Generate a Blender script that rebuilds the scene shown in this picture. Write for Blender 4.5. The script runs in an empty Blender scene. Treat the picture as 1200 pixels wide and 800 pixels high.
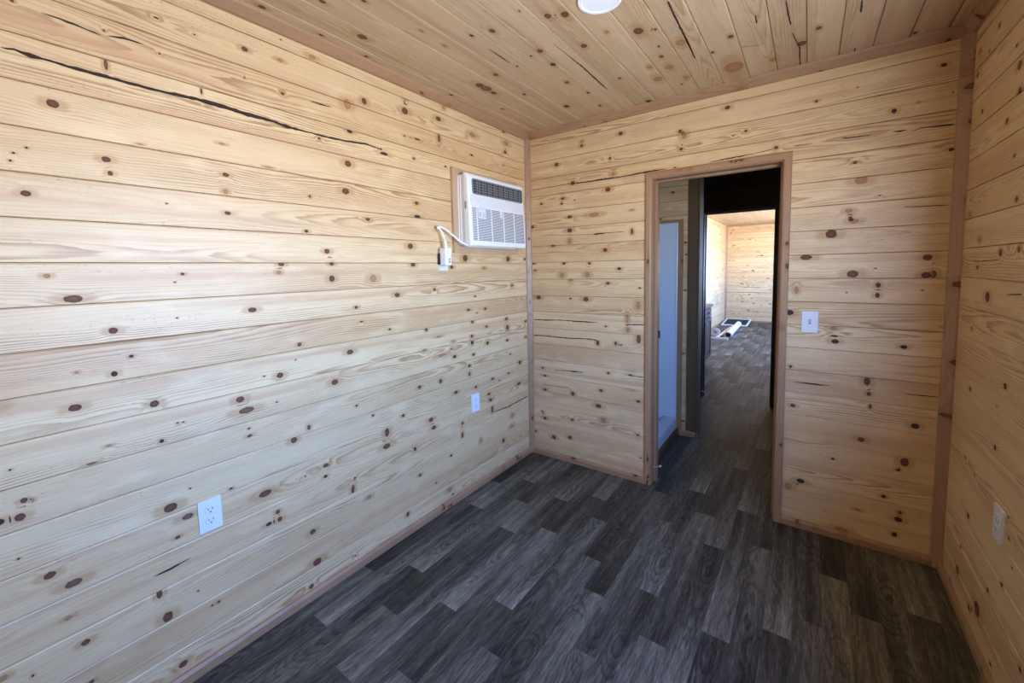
import bpy, bmesh, math, random
import numpy as np
from mathutils import Vector, Matrix

# knots (u, v, half length, half width, kind) and splits (u, v, width) measured on each clad surface, metres
KL = [(0.226,1.904,0.0131,0.0119,0),(0.172,2.149,0.0038,0.0034,0),(0.343,2.052,0.0046,0.016,3),(0.474,2.135,0.003,0.003,1),(0.473,2.245,0.0072,0.0031,1),(0.346,2.151,0.003,0.0034,1),(0.728,2.252,0.0117,0.0091,0),(0.854,2.261,0.0121,0.0078,2),(0.862,2.342,0.003,0.0032,1),(0.988,2.325,0.0149,0.0096,2),(0.856,2.134,0.0075,0.0059,0),(1.141,2.18,0.0177,0.0224,2),(1.147,2.061,0.0149,0.0076,1),(0.581,2.053,0.003,0.0113,1),(0.573,2.237,0.003,0.003,1),(0.721,2.148,0.003,0.003,1),(1.23,2.221,0.0137,0.0155,0),(1.478,2.306,0.0123,0.0068,2),(1.471,2.246,0.0207,0.0171,0),(1.709,2.272,0.0196,0.0131,0),(1.997,2.255,0.0268,0.0144,2),(2.346,2.284,0.0256,0.016,2),(2.334,2.222,0.0147,0.0115,0),(1.755,2.347,0.0099,0.0132,2),(2.32,2.355,0.0142,0.0091,0),(1.984,2.13,0.0121,0.0062,1),(1.462,2.118,0.0063,0.0043,0),(1.548,2.122,0.0225,0.0044,1),(1.709,2.166,0.01,0.0244,3),(2.315,2.131,0.0111,0.0069,2),(1.52,2.016,0.0079,0.0062,1),(1.33,2.001,0.0233,0.0074,1),(1.313,2.02,0.0057,0.0049,1),(1.753,2.018,0.0079,0.0048,1),(1.129,1.914,0.0167,0.0144,0),(0.324,1.772,0.011,0.009,0),(0.33,1.732,0.0067,0.007,0),(0.158,1.649,0.0101,0.0081,0),(0.405,1.835,0.008,0.0031,2),(0.459,1.657,0.003,0.003,1),(0.169,1.772,0.003,0.003,1),(0.145,1.753,0.003,0.003,1),(0.138,1.732,0.003,0.003,1),(0.636,1.78,0.0106,0.0078,0),(0.632,1.72,0.0085,0.0097,2),(0.633,1.643,0.0108,0.0073,0),(0.786,1.834,0.0135,0.0033,2),(0.998,1.995,0.0059,0.005,1),(1.129,1.914,0.0159,0.0137,0),(1.11,1.788,0.0184,0.0137,0),(0.942,1.743,0.0058,0.0064,0),(0.919,1.596,0.0087,0.0071,1),(1.005,1.514,0.0134,0.0104,0),(0.631,1.888,0.0103,0.0048,2),(1.526,1.783,0.014,0.009,0),(1.22,1.671,0.0131,0.0081,0),(1.528,1.712,0.0236,0.0082,1),(1.472,1.552,0.0184,0.0153,0),(1.486,1.454,0.0152,0.0118,0),(1.234,1.388,0.0193,0.0183,2),(1.373,1.298,0.0173,0.0115,0),(1.634,1.312,0.0104,0.0078,0),(1.898,1.493,0.0216,0.0209,0),(2.341,1.491,0.0202,0.0191,0),(2.076,1.431,0.0156,0.01,2),(1.778,1.438,0.0143,0.0101,0),(2.382,1.303,0.0124,0.0073,0),(1.98,1.252,0.0082,0.0054,1),(2.55,1.493,0.0113,0.0101,1),(0.18,1.426,0.0076,0.0066,2),(0.226,1.359,0.0209,0.0113,3),(0.486,1.425,0.0065,0.0052,0),(0.303,1.256,0.0114,0.01,0),(0.338,1.17,0.0064,0.0049,1),(0.217,1.145,0.0048,0.004,2),(0.296,1.123,0.0083,0.0085,1),(0.463,1.398,0.003,0.003,1),(0.461,1.278,0.003,0.003,1),(0.809,1.457,0.0118,0.0082,0),(0.798,1.425,0.0091,0.0082,2),(1.024,1.459,0.0113,0.0083,0),(1.021,1.393,0.0137,0.0144,0),(0.692,1.284,0.0154,0.0098,0),(1.133,1.255,0.0089,0.0072,0),(0.861,1.123,0.0091,0.0087,0),(1.092,1.05,0.0155,0.0113,0),(0.717,1.02,0.0037,0.0034,1),(0.776,1.01,0.0129,0.0112,0),(1.008,0.927,0.016,0.0133,0),(0.842,1.061,0.003,0.003,1),(1.134,1.255,0.0098,0.0072,0),(1.158,1.185,0.0082,0.0041,1),(1.317,1.127,0.0072,0.0052,1),(1.091,1.05,0.0172,0.0113,0),(1.562,1.093,0.0099,0.0115,0),(1.914,1.171,0.0141,0.0086,0),(2.077,1.164,0.0121,0.009,0),(1.948,1.091,0.0112,0.0098,0),(2.086,1.045,0.0122,0.008,0),(2.306,1.072,0.0158,0.0109,0),(2.316,1.01,0.0158,0.017,0),(2.547,1.027,0.0135,0.0104,0),(1.939,1.002,0.0111,0.0109,0),(1.94,0.959,0.0127,0.0131,1),(2.092,0.934,0.0139,0.0115,1),(2.311,0.919,0.0137,0.0086,1),(2.543,0.907,0.0111,0.0078,1),(1.542,0.979,0.011,0.0077,2),(1.754,0.951,0.007,0.0052,1),(1.778,0.9,0.0128,0.0104,1),(1.95,0.882,0.0111,0.0099,1),(1.907,0.817,0.0107,0.0087,1),(1.906,0.765,0.0092,0.0132,0),(1.657,0.778,0.0117,0.0142,0),(1.497,0.782,0.0128,0.0096,0),(2.137,0.682,0.0139,0.0094,0),(2.461,0.729,0.0167,0.0154,0),(2.344,0.813,0.0099,0.005,1),(2.318,0.68,0.0116,0.0062,1),(2.212,0.653,0.0072,0.0048,1),(1.964,0.667,0.0094,0.009,1),(1.78,0.68,0.0168,0.0106,0),(1.11,0.788,0.006,0.005,0),(1.196,0.715,0.0064,0.006,1),(1.379,0.658,0.0095,0.0083,1),(2.093,0.587,0.0151,0.0094,0),(2.11,0.542,0.0185,0.0106,0),(2.442,0.573,0.0244,0.0116,0),(2.125,0.475,0.0101,0.0309,0),(1.994,1.144,0.0066,0.0044,1),(1.655,1.04,0.0211,0.006,2),(1.675,0.928,0.0319,0.0081,2),(1.77,0.994,0.0114,0.0083,2),(1.979,1.252,0.0082,0.0054,1),(0.207,1.042,0.0148,0.0101,0),(0.383,1.004,0.0127,0.0114,0),(0.393,0.875,0.006,0.007,1),(0.094,0.815,0.0069,0.0073,0),(0.084,0.773,0.0108,0.0106,0),(0.4,0.641,0.0188,0.0156,0),(0.228,0.865,0.0114,0.0034,3),(0.269,0.905,0.0073,0.0043,2),(0.077,0.909,0.003,0.003,1),(0.454,0.92,0.003,0.003,1),(0.438,0.922,0.003,0.003,1),(0.109,0.809,0.0035,0.0059,2),(0.629,0.951,0.0145,0.0118,0),(0.648,0.904,0.0269,0.012,3),(0.757,0.905,0.0038,0.0035,1),(1.11,0.789,0.006,0.005,1),(0.651,0.831,0.0045,0.004,1),(0.652,0.802,0.0091,0.0061,0),(0.879,0.76,0.007,0.012,0),(0.814,0.727,0.0132,0.0132,0),(0.944,0.564,0.0132,0.0087,0),(0.94,0.515,0.0088,0.0071,1),(0.692,0.553,0.0244,0.0127,0),(0.578,0.626,0.0062,0.004,1),(0.457,0.682,0.003,0.003,1),(0.733,0.456,0.0084,0.0094,0),(0.739,0.422,0.0096,0.0102,0),(1.07,0.399,0.0073,0.0185,0),(1.081,0.447,0.0049,0.0042,1),(0.851,0.555,0.003,0.003,1),(0.444,0.587,0.0165,0.0101,3),(1.273,0.603,0.0136,0.0233,0),(1.267,0.532,0.023,0.0135,0),(1.572,0.574,0.0168,0.012,0),(1.592,0.522,0.0182,0.0111,0),(1.829,0.471,0.0099,0.0109,0),(1.825,0.396,0.0097,0.0197,0),(1.449,0.449,0.0087,0.0116,1),(1.721,0.305,0.009,0.0075,1),(1.477,0.288,0.0109,0.0089,0),(1.998,0.299,0.0122,0.0162,2),(2.353,0.361,0.017,0.0178,2),(2.341,0.284,0.0222,0.0127,2),(2.24,0.212,0.0121,0.0174,0),(1.082,0.445,0.0057,0.005,1),(1.068,0.394,0.0088,0.0185,0),(1.151,0.317,0.0136,0.0105,2),(1.595,0.19,0.0058,0.0052,1),(1.7,0.1,0.0172,0.015,2),(1.727,0.061,0.0062,0.0054,1),(1.382,0.11,0.0099,0.0135,0),(0.124,0.579,0.0127,0.0102,0),(0.167,0.527,0.0188,0.0108,3),(0.412,0.529,0.0075,0.0061,0),(0.073,0.66,0.0031,0.003,1),(0.178,0.332,0.0103,0.0089,0),(0.368,0.272,0.014,0.0169,0),(0.352,0.365,0.0079,0.015,0),(0.149,0.431,0.0084,0.0066,2),(0.397,0.076,0.0131,0.0111,0),(0.181,0.201,0.0063,0.0056,0),(0.073,0.316,0.003,0.0038,1),(0.697,0.423,0.0115,0.0071,1),(0.869,0.296,0.0134,0.0107,0),(0.88,0.15,0.0199,0.0159,0),(0.848,0.056,0.0103,0.0099,0),(1.062,0.067,0.0057,0.0043,1),(0.512,0.224,0.0041,0.005,1),(0.492,0.224,0.0034,0.0041,1),(0.455,0.305,0.003,0.0032,1)]
XL = [[(0.143,2.02,0.0034),(0.166,2.024,0.0046),(0.193,2.0196,0.0118),(0.216,2.0196,0.0048),(0.264,2.0172,0.0074),(0.298,2.0167,0.0114),(0.342,2.017,0.0091),(0.39,2.016,0.0081),(0.451,2.0158,0.0084),(0.494,2.018,0.0086),(0.564,2.0223,0.012),(0.645,2.0209,0.0141),(0.722,2.0161,0.013),(0.813,2.0159,0.0102),(0.861,2.009,0.0122),(0.912,2.0087,0.009),(0.955,2.0092,0.0055),(1.042,2.0092,0.0076),(1.123,2.0139,0.0079),(1.234,2.0242,0.0083),(1.311,2.0172,0.0043)],[(0.222,2.1426,0.0024),(0.257,2.143,0.0049),(0.298,2.1385,0.0051),(0.338,2.1334,0.0031)],[(0.353,2.1386,0.0032),(0.389,2.1467,0.006),(0.435,2.1481,0.0028)],[(0.966,2.1392,0.0022),(1.011,2.1406,0.0061),(1.065,2.1426,0.0023)],[(2.143,0.4485,0.0065),(2.31,0.4392,0.0069),(2.551,0.4496,0.0073)],[(0.342,0.4327,0.0032),(0.386,0.4326,0.0071),(0.443,0.4372,0.0023)]]
KF = [(0.252,2.149,0.0153,0.0141,0),(0.448,2.243,0.0112,0.0101,0),(0.45,2.272,0.0112,0.0076,2),(0.723,2.268,0.015,0.0119,0),(0.651,2.126,0.0087,0.0081,0),(0.673,2.022,0.0121,0.013,2),(0.379,2.004,0.0176,0.0139,0),(0.635,1.928,0.0194,0.0149,0),(0.299,1.908,0.0163,0.0089,0),(0.29,1.873,0.0092,0.0071,1),(0.122,1.889,0.0098,0.0074,1),(0.393,1.887,0.0049,0.0044,1),(0.352,1.776,0.02,0.0106,0),(0.536,1.774,0.0353,0.0153,2),(0.797,1.78,0.0116,0.0064,2),(0.515,2.124,0.0184,0.0059,2),(0.041,1.732,0.0136,0.0094,0),(0.351,1.683,0.0201,0.016,0),(0.35,1.609,0.0121,0.0214,2),(0.799,1.644,0.0084,0.0211,0),(0.616,1.534,0.0154,0.0136,0),(0.215,1.582,0.0149,0.0064,1),(0.303,1.453,0.0124,0.0091,0),(0.286,1.368,0.0188,0.0183,2),(0.501,1.449,0.0096,0.0096,0),(0.484,1.373,0.0193,0.0194,2),(0.714,1.409,0.0131,0.0084,1),(0.057,1.407,0.0091,0.0067,0),(0.047,1.458,0.0114,0.0086,0),(0.355,1.333,0.0122,0.0109,2),(0.636,1.313,0.0136,0.0103,0),(0.851,1.283,0.0075,0.0065,0),(0.085,1.204,0.0204,0.0144,0),(0.353,1.203,0.0071,0.0064,1),(0.473,1.201,0.0214,0.016,0),(0.84,1.173,0.0133,0.0248,2),(0.041,1.728,0.0136,0.0094,0),(0.619,1.021,0.0083,0.0061,1),(0.768,1.083,0.0103,0.0304,2),(0.845,0.954,0.015,0.0301,3),(0.773,1.008,0.0121,0.0169,2),(0.689,0.911,0.0089,0.0139,0),(0.727,0.904,0.007,0.0052,1),(0.56,0.902,0.0113,0.0178,0),(0.636,0.702,0.0091,0.0089,0),(0.79,0.709,0.0137,0.006,0),(0.112,0.674,0.009,0.0078,0),(0.131,0.616,0.0156,0.0078,0),(0.13,0.509,0.0156,0.0099,0),(0.364,0.515,0.0143,0.0151,0),(0.582,0.573,0.0121,0.0108,0),(0.844,0.541,0.0117,0.0094,0),(0.563,0.46,0.0226,0.0146,0),(0.126,0.287,0.0144,0.012,0),(0.104,0.335,0.009,0.008,0),(0.357,0.321,0.0112,0.0096,0),(0.598,0.365,0.0185,0.0182,2),(0.841,0.314,0.0084,0.0069,0),(0.202,0.155,0.0183,0.0168,0),(0.337,0.183,0.0153,0.0135,0),(0.039,0.167,0.0114,0.0102,0),(0.861,0.163,0.0058,0.0052,0),(1.337,2.284,0.0138,0.0114,0),(1.088,2.207,0.011,0.0114,0),(1.11,2.179,0.014,0.0211,2),(1.094,2.105,0.0095,0.0098,0),(1.429,2.139,0.008,0.0067,0),(1.571,2.026,0.01,0.0087,0),(1.06,2.004,0.0065,0.0041,1),(1.368,2.128,0.0041,0.0038,1),(2.182,2.264,0.0102,0.0078,1),(1.736,2.221,0.0067,0.0074,0),(2.027,2.107,0.0097,0.0106,1),(1.896,1.897,0.0101,0.0072,0),(2.22,1.9,0.0093,0.0072,1),(2.215,2.142,0.003,0.0035,1),(2.109,2.126,0.0054,0.0051,2),(1.893,2.246,0.003,0.0031,1),(1.921,1.811,0.025,0.0192,2),(1.88,1.67,0.0142,0.0115,2),(1.888,1.632,0.009,0.0115,0),(1.902,1.619,0.0179,0.0114,2),(1.815,1.563,0.0243,0.0219,0),(1.716,1.45,0.0259,0.014,0),(1.905,1.363,0.0234,0.0178,3),(2.166,1.435,0.0166,0.0138,0),(2.164,1.355,0.0167,0.0139,0),(2.188,1.36,0.011,0.0168,3),(2.002,1.309,0.0099,0.013,0),(1.989,1.389,0.0037,0.0032,1),(1.992,1.73,0.0048,0.0032,1),(1.68,1.28,0.0089,0.0196,2),(2.001,1.26,0.0086,0.0131,0),(1.885,1.272,0.003,0.0034,1),(2.155,1.286,0.0045,0.0031,1),(1.654,1.162,0.0181,0.0145,1),(1.839,1.09,0.015,0.0104,2),(1.848,1.024,0.015,0.0113,1),(2.103,1.02,0.0129,0.0097,1),(1.665,0.874,0.0068,0.0074,1),(1.978,0.837,0.0127,0.0204,0),(1.987,0.777,0.0089,0.0102,0),(1.681,0.664,0.012,0.0093,0),(1.994,0.715,0.0051,0.012,0),(2.157,0.65,0.0151,0.0129,1),(1.966,0.541,0.0144,0.0115,0),(2.128,0.468,0.0154,0.022,0),(1.859,0.415,0.0072,0.006,1),(1.726,0.258,0.0193,0.0125,1),(1.673,0.213,0.0168,0.0177,2),(2.06,0.277,0.0096,0.0091,1),(1.965,0.177,0.0135,0.0082,2),(2.117,0.179,0.0155,0.0124,1),(2.122,0.215,0.0077,0.009,0),(1.905,0.045,0.028,0.0193,2),(2.106,0.099,0.0102,0.0114,1),(2.106,0.423,0.0078,0.0056,1)]
XF = [[(0.035,1.9944,0.0038),(0.113,1.9994,0.0028),(0.221,2.0001,0.0036),(0.374,2.0028,0.0035),(0.394,1.9993,0.007),(0.5,1.9979,0.0077),(0.592,1.9986,0.0092),(0.699,1.9976,0.0066),(0.792,1.9986,0.0056),(0.882,2.0035,0.0079),(0.975,2.004,0.0046)],[(0.118,1.6623,0.0019),(0.33,1.6516,0.0018),(0.526,1.6426,0.0026),(0.568,1.645,0.0111),(0.614,1.6471,0.0042),(0.75,1.6463,0.0025)],[(0.036,1.0374,0.0049),(0.141,1.0373,0.0077),(0.25,1.0444,0.0047),(0.395,1.0433,0.0073),(0.494,1.0436,0.0072),(0.561,1.0457,0.0018)],[(0.755,1.0419,0.0051),(0.882,1.0481,0.0066)],[(0.034,0.9167,0.0069),(0.139,0.919,0.0058),(0.311,0.9166,0.0075),(0.434,0.9229,0.0055),(0.512,0.9249,0.0072),(0.57,0.9163,0.0036)],[(0.212,0.6672,0.002),(0.298,0.6763,0.0038),(0.381,0.6786,0.0085),(0.452,0.6822,0.0028)],[(0.795,0.7048,0.0026),(0.879,0.7062,0.0051)],[(0.11,0.5457,0.002),(0.328,0.5544,0.0029),(0.359,0.5261,0.0029)],[(0.795,1.9967,0.0054),(0.894,2.0056,0.0052),(1.014,2.0044,0.0034)],[(1.243,2.0024,0.0016),(1.317,2.0069,0.0055),(1.401,2.0096,0.0062),(1.482,2.0144,0.0023),(1.56,2.0205,0.0037)],[(1.647,2.0205,0.0035),(1.725,2.017,0.0025)],[(1.84,2.0198,0.0049),(1.885,2.0174,0.0057),(1.954,2.0164,0.0032)],[(2.026,2.0143,0.0031),(2.049,2.0126,0.0062),(2.075,2.0111,0.0038)],[(2.089,2.0029,0.0023),(2.122,2.011,0.003),(2.171,2.0081,0.006),(2.226,2.0058,0.0058)],[(2.074,1.6681,0.0023),(2.123,1.6654,0.0038),(2.226,1.6622,0.003)],[(1.681,0.7937,0.0019),(1.74,0.7932,0.0064),(1.798,0.7936,0.0054),(1.843,0.795,0.0018)],[(2.115,0.7982,0.0025),(2.161,0.7984,0.004),(2.229,0.8016,0.0032)]]
KR = [(2.299,2.263,0.0101,0.0088,0),(2.505,2.254,0.0127,0.0111,2),(2.392,2.213,0.0067,0.0058,0),(2.117,2.12,0.0081,0.007,0),(2.519,2.171,0.0129,0.0113,0),(2.081,2.044,0.0168,0.0146,3),(2.065,1.959,0.0137,0.0119,0),(2.428,2.0,0.0112,0.0097,0),(2.158,1.89,0.0122,0.0106,0),(2.07,1.756,0.0082,0.0071,0),(2.504,1.606,0.0158,0.0137,2),(2.025,1.611,0.012,0.0104,3),(2.356,1.498,0.0148,0.0129,2),(2.13,1.442,0.0145,0.0126,0),(1.977,1.449,0.0108,0.0094,0),(2.584,1.402,0.0217,0.0189,2),(2.36,1.39,0.0105,0.0091,0),(2.226,1.284,0.0227,0.0197,0),(2.386,1.643,0.0045,0.0039,2),(2.377,1.145,0.0093,0.0081,2),(2.004,1.004,0.0127,0.011,1),(2.349,0.908,0.012,0.0104,0),(2.065,0.921,0.0059,0.0051,2),(2.051,0.779,0.0112,0.0097,1),(2.352,0.625,0.0088,0.0077,0),(2.233,0.601,0.0042,0.0036,1),(2.27,0.422,0.0138,0.012,0),(2.333,0.259,0.0099,0.0086,0),(2.354,0.144,0.0202,0.0176,0),(2.436,0.045,0.0088,0.0077,0),(2.024,0.281,0.0099,0.0086,1),(2.11,0.148,0.03,0.0261,0),(2.19,0.095,0.0126,0.0109,1),(1.915,0.375,0.0105,0.0092,0),(1.887,0.547,0.0076,0.0066,0),(1.847,0.474,0.005,0.0044,1),(1.955,0.064,0.0084,0.0073,1),(2.016,0.562,0.0055,0.0047,1),(1.904,0.608,0.0051,0.0044,1)]
XR = [[(2.049,1.3034,0.0022),(1.927,1.3109,0.0041)],[(2.405,1.4115,0.0027),(2.142,1.4186,0.0023)]]
KC = [(0.889,0.263,0.0124,0.0094,0),(1.11,0.178,0.0221,0.0167,0),(0.772,0.059,0.0135,0.0102,0),(1.215,0.053,0.0098,0.0074,1),(1.0,0.055,0.0085,0.0064,1),(1.431,0.014,0.0114,0.0086,1),(1.23,0.406,0.0106,0.008,2),(1.369,0.4,0.013,0.0099,2),(1.752,0.064,0.0116,0.0088,1),(0.976,0.384,0.0101,0.0076,0),(1.406,0.636,0.017,0.0128,0),(1.38,0.546,0.0106,0.008,1),(1.459,0.871,0.0171,0.0129,0),(1.491,0.929,0.0206,0.0156,0),(1.743,0.887,0.0178,0.0134,0),(1.662,0.709,0.0168,0.0127,0),(1.803,0.693,0.0175,0.0133,1),(2.016,0.655,0.0162,0.0123,0),(2.205,0.686,0.0126,0.0095,1),(1.704,1.012,0.0129,0.0098,2),(1.778,1.12,0.0269,0.0203,0),(1.809,1.181,0.0087,0.0066,0),(2.051,1.136,0.0128,0.0097,0),(1.953,1.152,0.0075,0.0057,1),(2.18,1.135,0.0248,0.0187,2),(2.351,1.177,0.0188,0.0142,2),(2.121,1.058,0.0173,0.0131,2),(2.277,1.054,0.0297,0.0224,2),(2.144,0.896,0.01,0.0076,1),(1.716,0.41,0.0166,0.0125,0),(1.999,0.391,0.0126,0.0095,1),(1.76,0.269,0.0288,0.0218,0),(1.811,0.271,0.0354,0.0267,3),(1.88,0.268,0.0207,0.0157,0),(1.711,0.547,0.0076,0.0057,1),(1.752,0.064,0.0095,0.0071,1),(2.093,0.165,0.0118,0.009,1),(2.3,0.497,0.0213,0.0161,1),(2.418,0.663,0.0135,0.0102,1),(1.367,0.801,0.0058,0.0044,0),(1.673,0.653,0.0071,0.0054,1),(2.537,0.921,0.0193,0.0146,1),(2.421,1.137,0.0085,0.0064,1),(1.981,1.239,0.027,0.0204,2),(2.063,1.426,0.0152,0.0115,0),(2.221,1.735,0.0146,0.011,0),(2.323,1.674,0.0246,0.0186,0),(2.381,1.395,0.06,0.045,2),(2.414,1.558,0.0208,0.0157,2),(2.525,2.074,0.0115,0.0087,1),(2.573,2.233,0.0145,0.011,1),(2.16,1.337,0.0104,0.0079,1),(2.587,2.027,0.0148,0.0112,2)]
XC = [[(1.503,0.5376,0.0027),(1.587,0.5384,0.007),(1.672,0.5376,0.0029)],[(1.645,0.7888,0.0017),(1.786,0.7926,0.0036),(1.91,0.797,0.0076),(2.151,0.7913,0.0084),(2.236,0.7921,0.0029)],[(1.652,1.274,0.0065),(1.772,1.27,0.007),(1.98,1.266,0.0069),(2.147,1.2607,0.0037)],[(1.915,1.6313,0.0038),(2.032,1.6349,0.0048),(2.12,1.6403,0.0042)],[(2.189,1.6425,0.0026),(2.357,1.6658,0.0046),(2.574,1.6641,0.0051)],[(2.092,1.8646,0.0047),(2.189,1.8669,0.0065)],[(2.515,1.8716,0.0048),(2.586,1.8747,0.0049)],[(1.952,1.5295,0.0041),(2.022,1.5264,0.0051)],[(1.925,1.2665,0.0029),(2.169,1.2593,0.0055)],[(2.191,1.4503,0.0038),(2.221,1.5304,0.0018)]]
SKY = [(0., (.46, .53, .66)), (.46, (.64, .72, .90)), (.5, (.66, .88, 1.25)), (.56, (.345, .64, 1.34)), (1., (.14, .35, 1.16))]
STRENGTH = 9.0
EXPOSURE = 1.68


sc = bpy.context.scene
COL = sc.collection
W, D, H = 2.2679, 2.5996, 2.4          # bedroom width, distance to the far wall, ceiling height
YB = -.85                             # wall behind the camera
Y2, Y3, YE = 3.545, 4.69, 11.53        # shower end wall, second partition, end wall of the far room
PITCH, Z0 = 0.12102, 2.3111            # cladding board pitch and the topmost seam
rng = np.random.RandomState(11)

# ------------------------------------------------------------------ tags
def tag(o, label=None, cat=None, group=None, kind=None):
    if label: o['label'] = label
    if cat: o['category'] = cat
    if group: o['group'] = group
    if kind: o['kind'] = kind
    return o

def empty(name, loc, label=None, cat=None, group=None, kind=None):
    o = bpy.data.objects.new(name, None)
    o.empty_display_size = .05
    o.location = loc
    COL.objects.link(o)
    return tag(o, label, cat, group, kind)

WORLD_AT = {}
def adopt(o, parent):
    if parent is not None and parent.type == 'EMPTY': WORLD_AT[parent.name] = Vector(parent.location)
    if parent is not None:
        o.parent = parent
        o.matrix_parent_inverse = Matrix.Translation(WORLD_AT.get(parent.name, Vector((0, 0, 0)))).inverted()

# ------------------------------------------------------------------ node helpers
class NT:
    def __init__(s, name):
        s.m = bpy.data.materials.new(name); s.m.use_nodes = True
        s.t = s.m.node_tree; s.t.nodes.clear()
        s.out = s.t.nodes.new('ShaderNodeOutputMaterial')
        s.b = s.t.nodes.new('ShaderNodeBsdfPrincipled')
        s.t.links.new(s.b.outputs[0], s.out.inputs[0])
    def put(s, sock, v):
        if hasattr(v, 'is_linked') or isinstance(v, bpy.types.NodeSocket): s.t.links.new(v, sock)
        elif v is not None:
            if isinstance(v, (tuple, list)) and len(v) == 3 and sock.type == 'RGBA': v = (*v, 1)
            sock.default_value = v
    def math(s, op, a, b=None, c=None, clamp=False):
        n = s.t.nodes.new('ShaderNodeMath'); n.operation = op; n.use_clamp = clamp
        for i, v in enumerate((a, b, c)):
            if v is not None: s.put(n.inputs[i], v)
        return n.outputs[0]
    def add(s, a, b): return s.math('ADD', a, b)
    def sub(s, a, b): return s.math('SUBTRACT', a, b)
    def mul(s, a, b): return s.math('MULTIPLY', a, b)
    def ss(s, x, a, b, lo=0., hi=1.):
        n = s.t.nodes.new('ShaderNodeMapRange'); n.interpolation_type = 'SMOOTHSTEP'
        s.put(n.inputs['Value'], x)
        n.inputs['From Min'].default_value = a; n.inputs['From Max'].default_value = b
        n.inputs['To Min'].default_value = lo; n.inputs['To Max'].default_value = hi
        return n.outputs[0]
    def attr(s, name):
        n = s.t.nodes.new('ShaderNodeAttribute'); n.attribute_name = name; return n
    def sep(s, v):
        n = s.t.nodes.new('ShaderNodeSeparateXYZ'); s.put(n.inputs[0], v); return n.outputs
    def comb(s, x, y, z):
        n = s.t.nodes.new('ShaderNodeCombineXYZ')
        for i, v in enumerate((x, y, z)): s.put(n.inputs[i], v)
        return n.outputs[0]
    def noise(s, vec, scale=1., detail=2., rough=.5):
        n = s.t.nodes.new('ShaderNodeTexNoise')
        if vec is not None: s.put(n.inputs['Vector'], vec)
        n.inputs['Scale'].default_value = scale; n.inputs['Detail'].default_value = detail
        n.inputs['Roughness'].default_value = rough
        return n.outputs[0]
    def mix(s, f, a, b, mode='MIX'):
        n = s.t.nodes.new('ShaderNodeMix'); n.data_type = 'RGBA'; n.blend_type = mode
        s.put(n.inputs[0], f); s.put(n.inputs[6], a); s.put(n.inputs[7], b)
        return n.outputs[2]
    def ramp(s, f, stops, interp='LINEAR'):
        n = s.t.nodes.new('ShaderNodeValToRGB'); n.color_ramp.interpolation = interp
        e = n.color_ramp.elements
        while len(e) < len(stops): e.new(.5)
        for i, (p, c) in enumerate(stops):
            e[i].position = p; e[i].color = (*c, 1)
        s.put(n.inputs[0], f); return n.outputs[0]
    def bump(s, h, strength, dist):
        n = s.t.nodes.new('ShaderNodeBump'); n.inputs['Strength'].default_value = strength
        n.inputs['Distance'].default_value = dist; s.put(n.inputs['Height'], h)
        s.t.links.new(n.outputs[0], s.b.inputs['Normal'])
    def set(s, **k):
        for a, v in k.items(): s.put(s.b.inputs[a.replace('_', ' ')], v)
        return s.m

def plain(name, col, rough=.5, metal=0., wear=.04):
    """solid material with a faint procedural unevenness"""
    n = NT(name)
    tc = n.t.nodes.new('ShaderNodeTexCoord')
    f = n.noise(tc.outputs['Object'], 35., 3.)
    c2 = tuple(max(0., x * (1 - 2 * wear)) for x in col)
    return n.set(Base_Color=n.mix(f, col, c2), Roughness=rough, Metallic=metal)

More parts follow.
